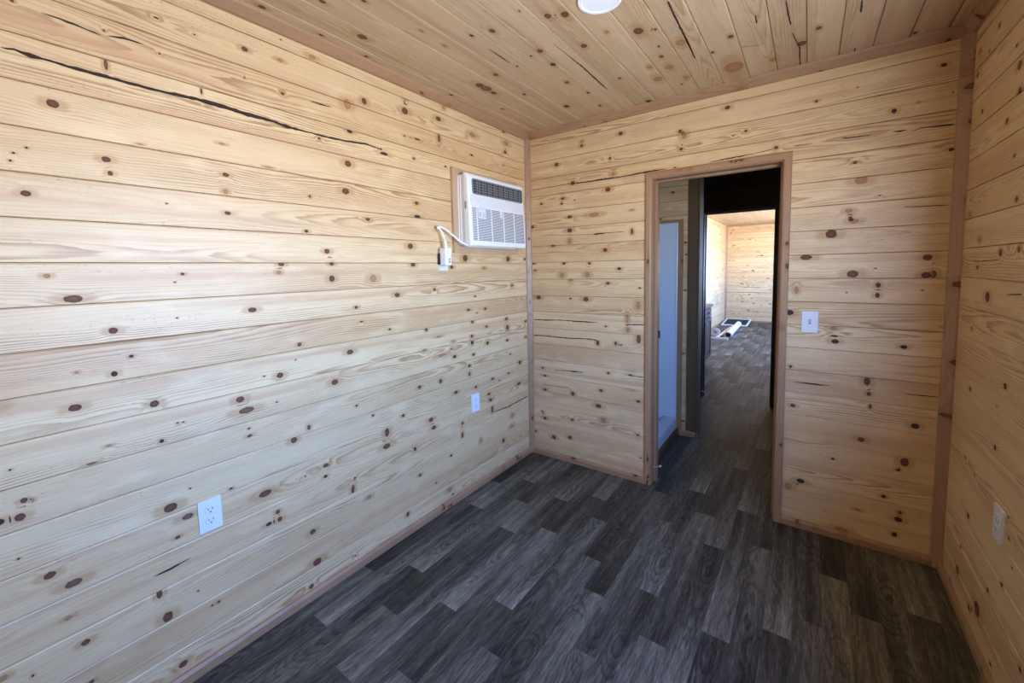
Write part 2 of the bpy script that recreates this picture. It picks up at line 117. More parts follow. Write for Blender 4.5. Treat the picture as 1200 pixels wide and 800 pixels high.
def pine(name, pale, tan, late, pink, strength=1., rough=.36, knots=True, freq=165., spec=.5):
    n = NT(name)
    u, v, s = n.sep(n.attr('grain').outputs['Vector'])
    kx, ky, kt = n.sep(n.attr('knot').outputs['Vector'])
    tone = n.attr('tone').outputs['Fac']
    su = n.mul(s, 53.)
    near = n.ss(n.attr('knotdist').outputs['Fac'], 2.0, 3.2, 1., 0.)
    kd = n.math('SQRT', n.add(n.mul(kx, kx), n.mul(ky, ky)))
    # growth rings of a board sawn through a wandering log
    nA = n.noise(n.comb(n.add(u, su), n.mul(v, 5.), n.mul(s, 17.)), 1.1, 2.)
    nB = n.noise(n.comb(n.add(n.mul(u, 1.), n.mul(s, 31.)), n.mul(s, 7.), 0.), 1.0, 1.)
    c = n.mul(n.sub(n.math('FRACT', n.mul(s, 7.13)), .5), .16)
    vv = n.add(n.sub(v, c), n.mul(n.sub(nA, .5), .085))
    hh = n.add(.004, n.mul(nB, .095))
    r = n.math('SQRT', n.add(n.mul(vv, vv), n.mul(hh, hh)))
    q = n.math('DIVIDE', kd, 2.5)
    r = n.add(r, n.mul(n.mul(n.math('EXPONENT', n.mul(n.mul(q, q), -1.)), n.ss(n.attr('knotdist').outputs['Fac'], 3., 6., 1., 0.)), .007))
    fine = n.noise(n.comb(n.mul(n.add(u, su), 5.), n.mul(v, 120.), s), 1., 2.)
    ring = n.math('FRACT', n.add(n.mul(r, freq), n.mul(fine, .8)))
    lw = n.mul(n.ss(ring, .30, .90), n.ss(ring, .92, 1., 1., 0.))
    patch = n.ss(n.noise(n.comb(n.mul(n.add(u, su), 1.2), n.mul(v, 10.), n.mul(s, 3.)), 1., 2.), .38, .66, .12, 1.)
    col = n.mix(tone, pale, tan)
    col = n.mix(n.mul(n.mul(lw, patch), .62 * strength), col, late)
    st = n.noise(n.comb(n.mul(n.add(u, su), .8), n.mul(v, 24.), n.mul(s, 5.)), 1., 2.)
    col = n.mix(n.ss(st, .50, .70, 0., .72), col, pink)
    fib = n.noise(n.comb(n.mul(n.add(u, su), 9.), n.mul(v, 420.), s), 1., 2.)
    col = n.mix(n.ss(fib, .35, .75, 0., .22), col, late)
    pl_ = n.noise(n.comb(n.mul(n.add(u, su), 5.), n.mul(v, 16.), n.mul(s, 11.)), 1., 3.)
    col = n.mix(n.ss(pl_, .50, .74, 0., .32), col, (min(.9, pale[0] * 1.13), min(.9, pale[1] * 1.2), pale[2] * 1.32))
    # short resin dashes
    ds = n.noise(n.comb(n.mul(n.add(u, su), 75.), n.mul(v, 420.), s), 1., 1.)
    dp = n.noise(n.comb(n.mul(n.add(u, su), 1.6), n.mul(v, 14.), n.mul(s, 9.)), 1., 1.)
    col = n.mix(n.mul(n.ss(ds, .68, .74), n.ss(dp, .52, .62, 0., .75)), col, (.10, .055, .03))
    if knots:
        wob = n.noise(n.comb(n.mul(u, 120.), n.mul(v, 120.), s), 1., 2.)
        kd2 = n.mul(kd, n.add(.78, n.mul(wob, .44)))
        hx = n.mul(kx, .45)
        hd = n.math('SQRT', n.add(n.mul(hx, hx), n.mul(ky, ky)))
        halo = n.ss(n.mul(hd, n.add(.7, n.mul(wob, .6))), .7, 2.1, .5, 0.)
        col = n.mix(n.mul(halo, near), col, (late[0] * 1.08, late[1] * .95, late[2] * .62))
        kc = n.ramp(n.math('DIVIDE', kt, 3.), [(0., (.185, .054, .018)), (.17, (.040, .018, .010)), (.5, (.42, .180, .055)), (.83, (.21, .088, .032))], 'CONSTANT')
        rim = n.ramp(n.math('DIVIDE', kt, 3.), [(0., (.060, .020, .012)), (.17, (.012, .006, .004)), (.5, (.24, .10, .045)), (.83, (.045, .018, .010))], 'CONSTANT')
        rr = n.math('PINGPONG', n.mul(kd2, 1.9), 1.)
        kcol = n.mix(n.ss(kd2, .55, .95), n.mix(n.mul(rr, .55), kc, rim), rim)
        core = n.mul(n.ss(kd2, .84, 1.06, 1., 0.), near)
        soft = n.math('SUBTRACT', n.ss(kt, 1.6, 2.0, 1., .72), n.ss(kt, 2.4, 3.0, 0., -.24))
        col = n.mix(n.mul(core, soft), col, kcol)
    mott = n.noise(n.comb(n.mul(n.add(u, su), 30.), n.mul(v, 60.), s), 1., 3.)
    n.bump(n.add(n.mul(lw, .25), mott), .16, .004)
    rgh = n.add(rough - .06, n.mul(mott, .14))
    if knots: rgh = n.add(rgh, n.mul(core, .3))
    n.b.inputs['Specular IOR Level'].default_value = spec
    return n.set(Base_Color=col, Roughness=rgh)

def vinyl(name):
    n = NT(name)
    u, v, s = n.sep(n.attr('grain').outputs['Vector'])
    tone = n.attr('tone').outputs['Fac']
    us = n.add(u, n.mul(s, 47.))
    a = n.noise(n.comb(n.mul(us, 15.), n.mul(v, 130.), s), 1., 6., .72)
    b = n.noise(n.comb(n.mul(us, 1.4), n.mul(v, 26.), s), 1., 3.)
    # oak cathedral figure
    nA = n.noise(n.comb(n.mul(us, 2.5), n.mul(v, 7.), n.mul(s, 13.)), 1., 2.)
    vv = n.add(v, n.mul(n.sub(nA, .5), .09))
    hh = n.mul(n.noise(n.comb(us, n.mul(s, 3.), 0.), 2.2, 1.), .16)
    r = n.math('SQRT', n.add(n.mul(vv, vv), n.mul(hh, hh)))
    ring = n.math('FRACT', n.add(n.mul(r, 150.), n.mul(a, 1.0)))
    fig = n.mul(n.ss(ring, .45, .95), n.ss(n.noise(n.comb(n.mul(us, 1.7), n.mul(v, 9.), n.mul(s, 5.)), 1., 1.), .48, .62))
    x = n.add(n.mul(tone, .74), n.add(n.mul(n.sub(a, .5), 1.5), n.mul(n.sub(b, .5), .9)))
    x = n.sub(x, n.mul(fig, .22))
    col = n.ramp(x, [(0., (.022, .0190, .0138)), (.35, (.072, .0655, .0475)), (.7, (.175, .161, .118)), (1., (.35, .325, .245))])
    n.bump(a, .12, .002)
    n.b.inputs['Specular IOR Level'].default_value = .24
    return n.set(Base_Color=col, Roughness=n.add(.46, n.mul(a, .16)))

PINE = pine('knotty_pine', (.785, .580, .315), (.660, .440, .215), (.385, .203, .080), (.595, .348, .182), 1.5, .47, spec=.66)
PINE_C = pine('knotty_pine_ceiling', (.600, .440, .265), (.490, .345, .195), (.315, .185, .090), (.42, .265, .155), 1.15, .40, spec=.7)
FTRIM = pine('tan_trim_wood', (.56, .39, .235), (.50, .335, .195), (.36, .21, .11), (.47, .29, .17), .7, .45)
DPINE = pine('near_black_pine', (.060, .032, .018), (.045, .024, .013), (.03, .016, .009), (.05, .024, .013))  # pine colour darkened so the second partition and doorway read near black
TRIM = pine('reddish_trim_wood', (.425, .250, .132), (.35, .195, .098), (.24, .12, .055), (.36, .19, .10), .7, .42)
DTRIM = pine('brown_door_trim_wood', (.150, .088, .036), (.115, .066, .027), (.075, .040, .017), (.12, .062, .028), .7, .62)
CAB = pine('brown_cabinet_wood', (.085, .038, .020), (.070, .030, .016), (.04, .017, .009), (.075, .03, .017), .8, .6, False, spec=.3)
FLOOR = vinyl('grey_vinyl_plank')
CRACK = plain('dark_bark_crack', (.034, .015, .009), .8)
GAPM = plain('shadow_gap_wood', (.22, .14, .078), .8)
WHITE = plain('white_plastic', (.86, .87, .88), .32, 0., .01)
PLATE = plain('white_wall_plate', (.74, .76, .79), .35, 0., .01)
OFFW = plain('warm_white_plastic', (.74, .73, .70), .4, 0., .02)
GREY = plain('grey_plastic', (.20, .215, .23), .4, 0., .02)
DARK = plain('dark_recess', (.035, .038, .042), .6)
BLACK = plain('black_metal', (.012, .012, .013), .45, 0.)
GELCOAT = plain('white_gelcoat', (.66, .73, .80), .22, 0., .01)
PRINT = plain('printed_grey', (.33, .35, .38), .6)
STEEL = plain('spring_steel', (.62, .58, .52), .35, .9)
MESHB = plain('black_screen_mesh', (.012, .014, .016), .8)
TOP = plain('dark_laminate', (.10, .065, .045), .35, 0., .2)
BEIGE = plain('beige_trim_stock', (.50, .44, .36), .6, 0., .1)

# ------------------------------------------------------------------ mesh builder for wood pieces
class MB:
    def __init__(s):
        s.v = []; s.f = []; s.m = []; s.g = []; s.k = []; s.t = []; s.n = 0
    def push(s, v, f, mi, g=None, k=None, t=.4):
        v = np.asarray(v, float); c = len(v)
        s.v.append(v); s.f += [tuple(int(i) + s.n for i in q) for q in f]
        s.m += [mi] * len(f)
        s.g.append(np.zeros((c, 3)) if g is None else np.asarray(g, float))
        s.k.append(np.full((c, 3), (9., 9., 0.)) if k is None else np.asarray(k, float))
        s.t.append(np.full(c, t) if np.isscalar(t) else np.asarray(t, float))
        s.n += c
    def box(s, lo, hi, mi=0, axis=None, seed=None, tone=None, knots=0):
        lo = np.array(lo, float); hi = np.array(hi, float)
        d = hi - lo
        if axis is None: axis = int(np.argmax(d))
        seed = rng.rand() if seed is None else seed
        tone = .2 + .6 * rng.rand() if tone is None else tone
        oth = [i for i in range(3) if i != axis]
        seg = max(1, int(d[axis] / .02)) if knots else 1
        ts = np.linspace(lo[axis], hi[axis], seg + 1)
        ring = [(0, 0), (1, 0), (1, 1), (0, 1)]
        if axis == 1: ring = ring[::-1]
        V = []
        for t in ts:
            for a, b in ring:
                p = np.zeros(3); p[axis] = t; p[oth[0]] = (lo, hi)[a][oth[0]]; p[oth[1]] = (lo, hi)[b][oth[1]]; V.append(p)
        V = np.array(V); F = []
        for i in range(seg):
            for j in range(4):
                F.append((i * 4 + j, i * 4 + (j + 1) % 4, i * 4 + 4 + (j + 1) % 4, i * 4 + 4 + j))
        F += [(3, 2, 1, 0), (seg * 4, seg * 4 + 1, seg * 4 + 2, seg * 4 + 3)]
        c = (lo + hi) / 2
        g = np.stack([V[:, axis], (V[:, oth[0]] - c[oth[0]]) + (V[:, oth[1]] - c[oth[1]]), np.full(len(V), seed)], 1)
        k = None
        if knots:
            k = knotfield(V[:, axis], g[:, 1], [(lo[axis] + d[axis] * rng.rand(), (rng.rand() - .5) * .03, .007 + .008 * rng.rand(), .006 + .006 * rng.rand(), int(rng.choice([0, 2, 3]))) for _ in range(knots)])
        s.push(V, F, mi, g, k, tone)
    def prism(s, pts, axis, a0, a1, mi=0, knots=0, tone=None, mitre0=None, mitre1=None):
        """profile pts (in the two other axes, counter-clockwise) swept along an axis; mitre adds a per-point shift of an end"""
        n = len(pts); seg = max(1, int(abs(a1 - a0) / .02)) if knots else 1
        oth = [i for i in range(3) if i != axis]
        V = []; seed = rng.rand(); tone = .2 + .6 * rng.rand() if tone is None else tone
        for i in range(seg + 1):
            for j, (p, q) in enumerate(pts):
                x = np.zeros(3)
                b0 = a0 + (mitre0[j] if mitre0 else 0); b1 = a1 + (mitre1[j] if mitre1 else 0)
                x[axis] = b0 + (b1 - b0) * i / seg; x[oth[0]] = p; x[oth[1]] = q; V.append(x)
        V = np.array(V); F = []
        for i in range(seg):
            for j in range(n):
                F.append((i * n + j, i * n + (j + 1) % n, (i + 1) * n + (j + 1) % n, (i + 1) * n + j))
        F += [tuple(range(n))[::-1], tuple(seg * n + j for j in range(n))]
        if (axis == 1): F = [q[::-1] for q in F]
        P = np.array(pts, float); c = P.mean(0)
        w = np.tile((P[:, 0] - c[0]) + (P[:, 1] - c[1]) * .6, seg + 1)
        g = np.stack([V[:, axis], w, np.full(len(V), seed)], 1); k = None
        if knots:
            k = knotfield(V[:, axis], w, [(a0 + (a1 - a0) * rng.rand(), (rng.rand() - .5) * .02, .007 + .009 * rng.rand(), .006 + .006 * rng.rand(), int(rng.choice([0, 2, 3]))) for _ in range(knots)])
        s.push(V, F, mi, g, k, tone)
    def build(s, name, mats, parent=None, kind=None, smooth=False):
        me = bpy.data.meshes.new(name)
        V = np.concatenate(s.v)
        me.from_pydata(V.tolist(), [], s.f)
        for m in mats: me.materials.append(m)
        me.polygons.foreach_set('material_index', s.m)
        K_ = np.concatenate(s.k); a = me.attributes.new('knotdist', 'FLOAT', 'POINT'); a.data.foreach_set('value', np.sqrt(K_[:, 0] ** 2 + K_[:, 1] ** 2).astype(np.float32))
        for nm, arr in (('grain', s.g), ('knot', s.k)):
            a = me.attributes.new(nm, 'FLOAT_VECTOR', 'POINT'); a.data.foreach_set('vector', np.concatenate(arr).astype(np.float32).ravel())
        a = me.attributes.new('tone', 'FLOAT', 'POINT'); a.data.foreach_set('value', np.concatenate(s.t).astype(np.float32))
        if smooth: me.polygons.foreach_set('use_smooth', [True] * len(me.polygons))
        me.update()
        o = bpy.data.objects.new(name, me); COL.objects.link(o)
        adopt(o, parent)
        if kind: o['kind'] = kind
        return o

def knotfield(u, v, knots):
    K = np.full((len(u), 3), (9., 9., 0.)); best = np.full(len(u), 1e9)
    for (ku, kv, ru, rv, t) in knots:
        x = (u - ku) / ru; y = (v - kv) / rv
        d = x * x + y * y
        m = (d < best) & (d < 144)
        best[m] = d[m]; K[m, 0] = x[m]; K[m, 1] = y[m]; K[m, 2] = t
    return K

def panel(mb, org, U, V, N, u0, u1, v0, v1, seams, openings=(), knots=(), cracks=(), du=.03, nv=4, dens=0., skip=None, sd=0, tvar=1., tones=None, cw=1.05, cham=(.0062, .0022)):
    """tongue-and-groove cladding: one strip of quads per board with chamfered edges"""
    org, U, V, N = (np.array(q, float) for q in (org, U, V, N))
    flip = np.dot(np.cross(U, V), N) < 0
    R = np.random.RandomState(sd + 5)
    es = sorted(set([v0, v1] + [q for q in seams if v0 + .004 < q < v1 - .004]))
    ub = list(np.linspace(u0, u1, max(2, int((u1 - u0) / du) + 1))) + [x for o in openings for x in o[:2] if u0 < x < u1]
    def uniq(x, eps):
        x = np.array(sorted(x)); keep = [0]
        for q in range(1, len(x)):
            if x[q] - x[keep[-1]] > eps: keep.append(q)
        return x[keep]
    for b0, b1 in zip(es[:-1], es[1:]):
        seed = R.rand(); tone = float(np.clip(.42 + tvar * .75 * (R.rand() - .5), 0, 1))
        if tones:
            near_ = min(tones, key=lambda q: abs(q[0] - (b0 + b1) / 2))
            if abs(near_[0] - (b0 + b1) / 2) < .05: tone = near_[1]
        lo_, hi_ = min(.0012, (b1 - b0) * .2), min(cham[0], (b1 - b0) * .3)     # eased lower edge, wider chamfer on the upper edge
        kk = [k for k in knots if b0 - k[3] * .6 < k[1] < b1 + k[3] * .6]
        if dens > 0:
            for _ in range(R.poisson(dens * (b1 - b0) * (u1 - u0))):
                ku = u0 + (u1 - u0) * R.rand(); kv = b0 + (b1 - b0) * (.1 + .8 * R.rand())
                if skip and skip[0] < ku < skip[1] and skip[2] < kv < skip[3]: continue
                sz = .005 + .010 * R.rand()
                kk.append((ku, kv, sz * (1 + .5 * R.rand()), sz * .9, int(R.choice([0, 0, 0, 1, 1, 2, 3]))))
        ug = uniq(ub + [x for k in kk for x in (k[0] - 3 * k[2], k[0] - 1.35 * k[2], k[0] + 1.35 * k[2], k[0] + 3 * k[2]) if u0 + .001 < x < u1 - .001], 2e-4)
        vl = list(np.linspace(b0 + lo_, b1 - hi_, nv + 1))
        vl += [x for k in kk for x in (k[1] - 1.35 * k[3], k[1] + 1.35 * k[3]) if b0 + lo_ < x < b1 - hi_]
        vl += [x for o in openings for x in o[2:] if b0 + lo_ < x < b1 - hi_]
        vg = uniq(vl, 2e-4)
        gp = min(.0018, (b1 - b0) * .1)                                   # open joint left at the upper edge of each board
        vv = np.concatenate([[b0 + .0001, b0 + .0003], vg, [b1 - gp - .0004, b1 - gp]]); dd = np.concatenate([[-.0058, -.0006], np.zeros(len(vg)), [-cham[1], -.0058]])
        UU, VV = np.meshgrid(ug, vv, indexing='ij'); DD = np.tile(dd, (len(ug), 1))
        P = org + UU[..., None] * U + VV[..., None] * V + DD[..., None] * N
        nu, nw = UU.shape
        uf, vf = UU.ravel(), VV.ravel()
        K = knotfield(uf, vf, kk)
        G = np.stack([uf, vf - (b0 + b1) / 2, np.full(len(uf), seed)], 1)
        F = []
        for i in range(nu - 1):
            uc = (ug[i] + ug[i + 1]) / 2
            ops = [o for o in openings if o[0] < uc < o[1]]
            for j in range(nw - 1):
                if ops:
                    vc = (vv[j] + vv[j + 1]) / 2
                    if any(o[2] < vc < o[3] for o in ops): continue
                q = (i * nw + j, (i + 1) * nw + j, (i + 1) * nw + j + 1, i * nw + j + 1)
                F.append(q[::-1] if flip else q)
        mb.push(P.reshape(-1, 3), F, 0, G, K, tone)
    for cr in cracks:                                       # splits and bark lines in the boards
        pts = []
        for (a, b) in zip(cr[:-1], cr[1:]):
            L = max(1, int(abs(a[0] - b[0]) / .012 + abs(a[1] - b[1]) / .02))
            for i in range(L):
                t = i / L; pts.append([a[c] + (b[c] - a[c]) * t for c in range(3)])
        pts.append(list(cr[-1]))
        pp = []
        cu = abs(cr[-1][0] - cr[0][0]) >= abs(cr[-1][1] - cr[0][1])
        for i, (x, y, w) in enumerate(pts):
            w = max(w * cw, .0012) * (.8 + .45 * R.rand()) * (.35 if i in (0, len(pts) - 1) else 1)
            jt = (R.rand() - .5) * .0016
            if cu: pp += [(x, y - w / 2 + jt), (x, y + w / 2 + jt)]
            else: pp += [(x - w / 2, y), (x + w / 2, y)]
        Pv = [org + a * U + b * V + .0007 * N for a, b in pp]
        F = []
        for i in range(len(pts) - 1):
            q = (2 * i, 2 * i + 2, 2 * i + 3, 2 * i + 1)
            a, b, c = (np.array(Pv[t]) for t in q[:3])
            if np.dot(np.cross(b - a, c - a), N) < 0: q = q[::-1]
            F.append(q)
        mb.push(Pv, F, 1)

def seams_between(a, b, first=Z0, pitch=PITCH):
    k0 = math.floor((first - b) / pitch) - 1
    return sorted(q for q in (first - k * pitch for k in range(k0, k0 + int((b - a) / pitch) + 4)) if a < q < b)
ZS = seams_between(0, H)
WM = [PINE, CRACK, GAPM]
def backing(mb, axis, lo, hi, u0, u1, v0, v1, openings=()):
    """solid wall body behind the boards, with holes"""
    ax = [i for i in range(3) if i != axis]
    us = sorted({u0, u1} | {x for o in openings for x in o[:2]}); vs = sorted({v0, v1} | {x for o in openings for x in o[2:]})
    for a, b in zip(us[:-1], us[1:]):
        for c, d in zip(vs[:-1], vs[1:]):
            if any(o[0] < (a + b) / 2 < o[1] and o[2] < (c + d) / 2 < o[3] for o in openings): continue
            l = [0, 0, 0]; h = [0, 0, 0]
            l[axis], h[axis] = lo, hi; l[ax[0]], h[ax[0]] = a, b; l[ax[1]], h[ax[1]] = c, d
            mb.box(l, h, 2)

# ------------------------------------------------------------------ the shell
WIN = (.40, 1.50, .95, 1.92)                       # bedroom window in the right wall (behind the frame's right edge)
WIN2 = [(6.9, 8.5, .85, 2.02), (9.1, 10.7, .85, 2.02)]
DO = (.930, 1.602, -1., 1.952)                     # bedroom doorway
HO = (.912, 1.620, -1., 1.970); HO2 = (.806, 1.4715, -1., 1.975)     # rough openings behind the linings
DO2 = (.824, 1.4535, -1., 1.957)                   # second doorway

m = MB(); panel(m, (0, 0, 0), (0, 1, 0), (0, 0, 1), (1, 0, 0), YB, D, 0, H, ZS, (), KL, XL, dens=30, skip=(.06, 9, 0, 3), sd=1, cw=1.0,
      tones=[(2.25, .45), (2.13, .75), (2.01, .2), (1.89, .35), (1.77, .55), (1.65, .4), (1.53, .02), (1.41, .25), (1.286, .05), (1.164, .98), (1.04, .1), (.92, .3), (.80, .55), (.68, .2), (.557, .5), (.44, .65), (.32, .5), (.194, .95), (.07, .4)])
backing(m, 0, -.10, -.006, YB - .1, D + .145, 0, H)
m.build('wall_left', WM, kind='structure')

m = MB(); panel(m, (0, D, 0), (1, 0, 0), (0, 0, 1), (0, -1, 0), 0, W, 0, H, ZS, (HO,), KF, XF, sd=2)
panel(m, (0, D + .15, 0), (1, 0, 0), (0, 0, 1), (0, 1, 0), 0, W, 0, H, ZS, (HO,), dens=25, du=.03, nv=4, sd=12)
backing(m, 1, D + .006, D + .144, 0, W, 0, H, (HO,))
m.build('wall_far', WM, kind='structure')

m = MB(); panel(m, (W, 0, 0), (0, 1, 0), (0, 0, 1), (-1, 0, 0), YB, D, 0, H, seams_between(0, H, 2.1965 + PITCH), (WIN,), KR, XR, dens=30, skip=(1.8, 9, 0, 3), sd=3)
backing(m, 0, W + .006, W + .045, YB - .1, D + .145, 0, H, (WIN,))
m.build('wall_right', WM, kind='structure')

m = MB(); panel(m, (0, YB, 0), (1, 0, 0), (0, 0, 1), (0, 1, 0), 0, W, 0, H, ZS, dens=30, du=.03, nv=4, sd=4)
backing(m, 1, YB - .1, YB - .006, 0, W, 0, H)
m.build('wall_back', WM, kind='structure')

CS = [.8348 + (k - 7) * .1229 for k in range(0, 20)]
m = MB(); panel(m, (0, 0, H), (0, 1, 0), (1, 0, 0), (0, 0, -1), YB, D, 0, W, CS, (), KC,
                XC, dens=22, skip=(.75, 9, 0, 3), sd=5, cham=(.0080, .0050))
m.box((-.1, YB - .1, H + .006), (W + .1, D + .145, H + .12), 2)
m.build('ceiling', [PINE_C, CRACK, GAPM], kind='structure')

# floor: printed strips 95.5 mm wide, joints every 0.975 m, each strip with its own offset
OFF = [1.098, .805, 1.225, 1.0, .73, 1.151, .852, 1.29, 1.091, .783, 1.567, 1.284, 1.698, 1.471, 1.200, 1.624, 1.322, 1.767, 1.90, 1.27, 1.076, 1.60, 1.205, 1.0]
TD = 'DLLDLLDLDDDdLDLLDLdDDdLd'
m = MB(); xb = [0.] + [.094 + .0956 * k for k in range(23)] + [W]
for i in range(len(xb) - 1):
    x0, x1 = xb[i], xb[i + 1]
    if x1 <= x0: continue
    L = .975; y = OFF[i % 24] - L * (1 + math.floor((OFF[i % 24] - YB) / L))
    while y < YE:
        a, b = max(y, YB), min(y + L, YE)
        if b > a + .001:
            n = 6; ys = np.linspace(a, b, n + 1)
            t = TD[i % 24]
            near, far = {'L': (.92, .30), 'D': (.16, .70), 'd': (.40, .60)}[t]
            j = rng.rand() * .16 - .08
            fr = (ys - y) / L
            tn = near + (far - near) * np.clip(fr * 1.15, 0, 1) + j
            V = []; T = []; G = []
            sd = rng.rand()
            for yy, tt in zip(ys, tn):
                V += [(x0, yy, 0), (x1, yy, 0)]; T += [tt, tt]; G += [(yy, -.048, sd), (yy, .048, sd)]
            m.push(V, [(2 * q, 2 * q + 1, 2 * q + 3, 2 * q + 2) for q in range(n)], 0, G, None, np.array(T))
        y += L
m.box((-.1, YB - .1, -.15), (W + .1, YE + .1, -.002), 1)
m.build('floor', [FLOOR, GAPM], kind='structure')

# ---- bedroom trims
def quarter(x, y, sx, sy, r=.032):
    """corner trim section in x,y"""
    return [(x, y), (x + sx * r, y), (x + sx * r * .93, y + sy * r * .22), (x + sx * r * .22, y + sy * r * .93), (x, y + sy * r)]
def ccw(p):
    a = sum(p[i][0] * p[(i + 1) % len(p)][1] - p[(i + 1) % len(p)][0] * p[i][1] for i in range(len(p)))
    return p if a > 0 else p[::-1]
m = MB(); m.prism(ccw(quarter(0, D, 1, -1)), 2, 0, H, 0, 7, .5); m.build('trim_1', [TRIM], kind='structure')
m = MB(); m.prism(ccw(quarter(W, D, -1, -1, .038)), 2, 0, H, 0, 10, .3); m.build('trim_2', [TRIM], kind='structure')
cr = .042
m = MB(); m.prism(ccw([(0, H), (0, H - cr), (cr * .3, H - cr * .92), (cr * .92, H - cr * .3), (cr, H)]), 1, YB, D, 0, 9, .45); m.build('trim_3', [TRIM], kind='structure')
m = MB(); m.prism(ccw([(D, H), (D, H - cr), (D - cr * .3, H - cr * .92), (D - cr * .92, H - cr * .3), (D - cr, H)]), 0, 0, W, 0, 7, .2); m.build('trim_4', [TRIM], kind='structure')
m = MB(); m.prism(ccw([(W, H), (W, H - cr), (W - cr * .3, H - cr * .92), (W - cr * .92, H - cr * .3), (W - cr, H)]), 1, YB, D, 0, 5, .6); m.build('trim_5', [TRIM], kind='structure')
bh = .043
def base(x, s): return ccw([(x, 0), (x + s * .015, 0), (x + s * .015, bh * .72), (x + s * .009, bh), (x, bh)])
m = MB(); m.prism(base(0, 1), 1, YB, D, 0, 8, .3); m.build('baseboard_left', [TRIM], kind='structure')
m = MB(); m.prism(base(W, -1), 1, YB, D, 0, 6, .2); m.build('baseboard_right', [TRIM], kind='structure')
m = MB(); m.prism(base(D, -1), 0, 0, .889, 0, 3, .5); m.prism(base(D, -1), 0, 1.6445, W, 0, 4, .7); m.build('baseboard_far', [TRIM], kind='structure')

# ---- bedroom doorway: casing, jamb lining, stops, strike plate
def doorway(name, x0, x1, zt, y0, y1, cw, ct, mat, faces=(1, 1), stop=True, rev=0.006, kn=4):
    d = empty(name, ((x0 + x1) / 2, (y0 + y1) / 2, 0), kind='structure')
    a, b, c = x0 - rev, x1 + rev, zt + rev
    if faces[0]:
        m = MB(); y = y0
        # mitred casing on the near face
        pr = [(a - cw, y), (a, y), (a, y - ct * .8), (a - cw * .2, y - ct), (a - cw * .85, y - ct), (a - cw, y - ct * .75)]
        m.prism(ccw(pr), 2, 0, c, 0, kn, .35, None, [max(0., a - p[0]) for p in ccw(pr)])
        pr = [(b, y), (b + cw, y), (b + cw, y - ct * .75), (b + cw * .85, y - ct), (b + cw * .2, y - ct), (b, y - ct * .8)]
        m.prism(ccw(pr), 2, 0, c, 0, kn, .45, None, [max(0., p[0] - b) for p in ccw(pr)])
        pr = ccw([(y, c), (y, c + cw), (y - ct * .75, c + cw), (y - ct, c + cw * .85), (y - ct, c + cw * .2), (y - ct * .8, c)])
        m.prism(pr, 0, a, b, 0, kn, .5, [-(p[1] - c) for p in pr], [(p[1] - c) for p in pr])
        m.build('casing', [mat], d)
    if faces[1]:
        m = MB()
        m.box((a - cw, y1, 0), (a, y1 + ct, c + cw)); m.box((b, y1, 0), (b + cw, y1 + ct, c + cw)); m.box((a, y1, c), (b, y1 + ct, c + cw), axis=0)
        m.build('casing', [mat], d)
    m = MB()
    m.box((x0 - .018, y0 - .002, 0), (x0, y1 + .002, zt)); m.box((x1, y0 - .002, 0), (x1 + .018, y1 + .002, zt)); m.box((x0 - .018, y0 - .002, zt), (x1 + .018, y1 + .002, zt + .018), axis=0)
    m.build('jamb', [mat], d)
    if stop:
        m = MB(); ym = y0 + (y1 - y0) * .42
        m.box((x0, ym, 0), (x0 + .011, ym + .034, zt - .011)); m.box((x1 - .011, ym, 0), (x1, ym + .034, zt - .011)); m.box((x0, ym, zt - .011), (x1, ym + .034, zt), axis=0)
        m.build('stop', [mat], d)
    return d
d1 = doorway('door_1', DO[0], DO[1], DO[3], D, D + .15, .036, .015, TRIM)
m = MB(); m.box((.9295, D + .105, .945), (.9325, D + .135, 1.005)); m.box((.931, D + .113, .952), (.944, D + .128, .998))
tag(m.build('strike_plate', [BLACK], d1), 'black metal strike plate')

# ---- shower end wall with its trims
m = MB(); so = (-.1, .8885, -1., 1.775)
panel(m, (0, Y2, 0), (1, 0, 0), (0, 0, 1), (0, -1, 0), 0, 1.0, 0, H, ZS, (so,), [(.80, 2.02, .012, .009, 1), (.91, 1.51, .008, .007, 1), (.905, 1.22, .008, .008, 0), (.90, .12, .01, .008, 1)], dens=14, sd=21)
backing(m, 1, Y2 + .006, Y2 + .10, 0, .999, 0, H)
m.build('wall_shower_end', WM, kind='structure')
m = MB(); m.box((.847, Y2 - .020, .05), (.8885, Y2 - .001, 1.772), knots=3); m.build('trim_6', [TRIM], kind='structure')
m = MB(); m.box((.03, Y2 - .020, 1.772), (.8885, Y2 - .001, 1.795), axis=0); m.build('trim_7', [TRIM], kind='structure')
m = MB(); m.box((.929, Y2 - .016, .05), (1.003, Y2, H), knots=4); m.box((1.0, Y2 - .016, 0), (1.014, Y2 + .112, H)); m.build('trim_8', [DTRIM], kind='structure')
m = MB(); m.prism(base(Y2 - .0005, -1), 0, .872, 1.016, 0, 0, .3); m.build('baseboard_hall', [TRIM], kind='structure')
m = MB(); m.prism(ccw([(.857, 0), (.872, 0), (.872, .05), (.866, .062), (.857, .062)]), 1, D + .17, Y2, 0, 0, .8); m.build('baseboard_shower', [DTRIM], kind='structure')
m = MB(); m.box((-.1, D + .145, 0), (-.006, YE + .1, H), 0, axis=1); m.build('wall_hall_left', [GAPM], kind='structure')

# ---- second partition
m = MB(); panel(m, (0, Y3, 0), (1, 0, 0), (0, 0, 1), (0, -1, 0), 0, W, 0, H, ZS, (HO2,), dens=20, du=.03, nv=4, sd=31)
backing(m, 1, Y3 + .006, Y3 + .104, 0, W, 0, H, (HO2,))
m.build('wall_partition', [DPINE, CRACK, DPINE], kind='structure')
d2 = doorway('door_2', DO2[0], DO2[1], DO2[3], Y3, Y3 + .11, .04, .015, DPINE, kn=0)

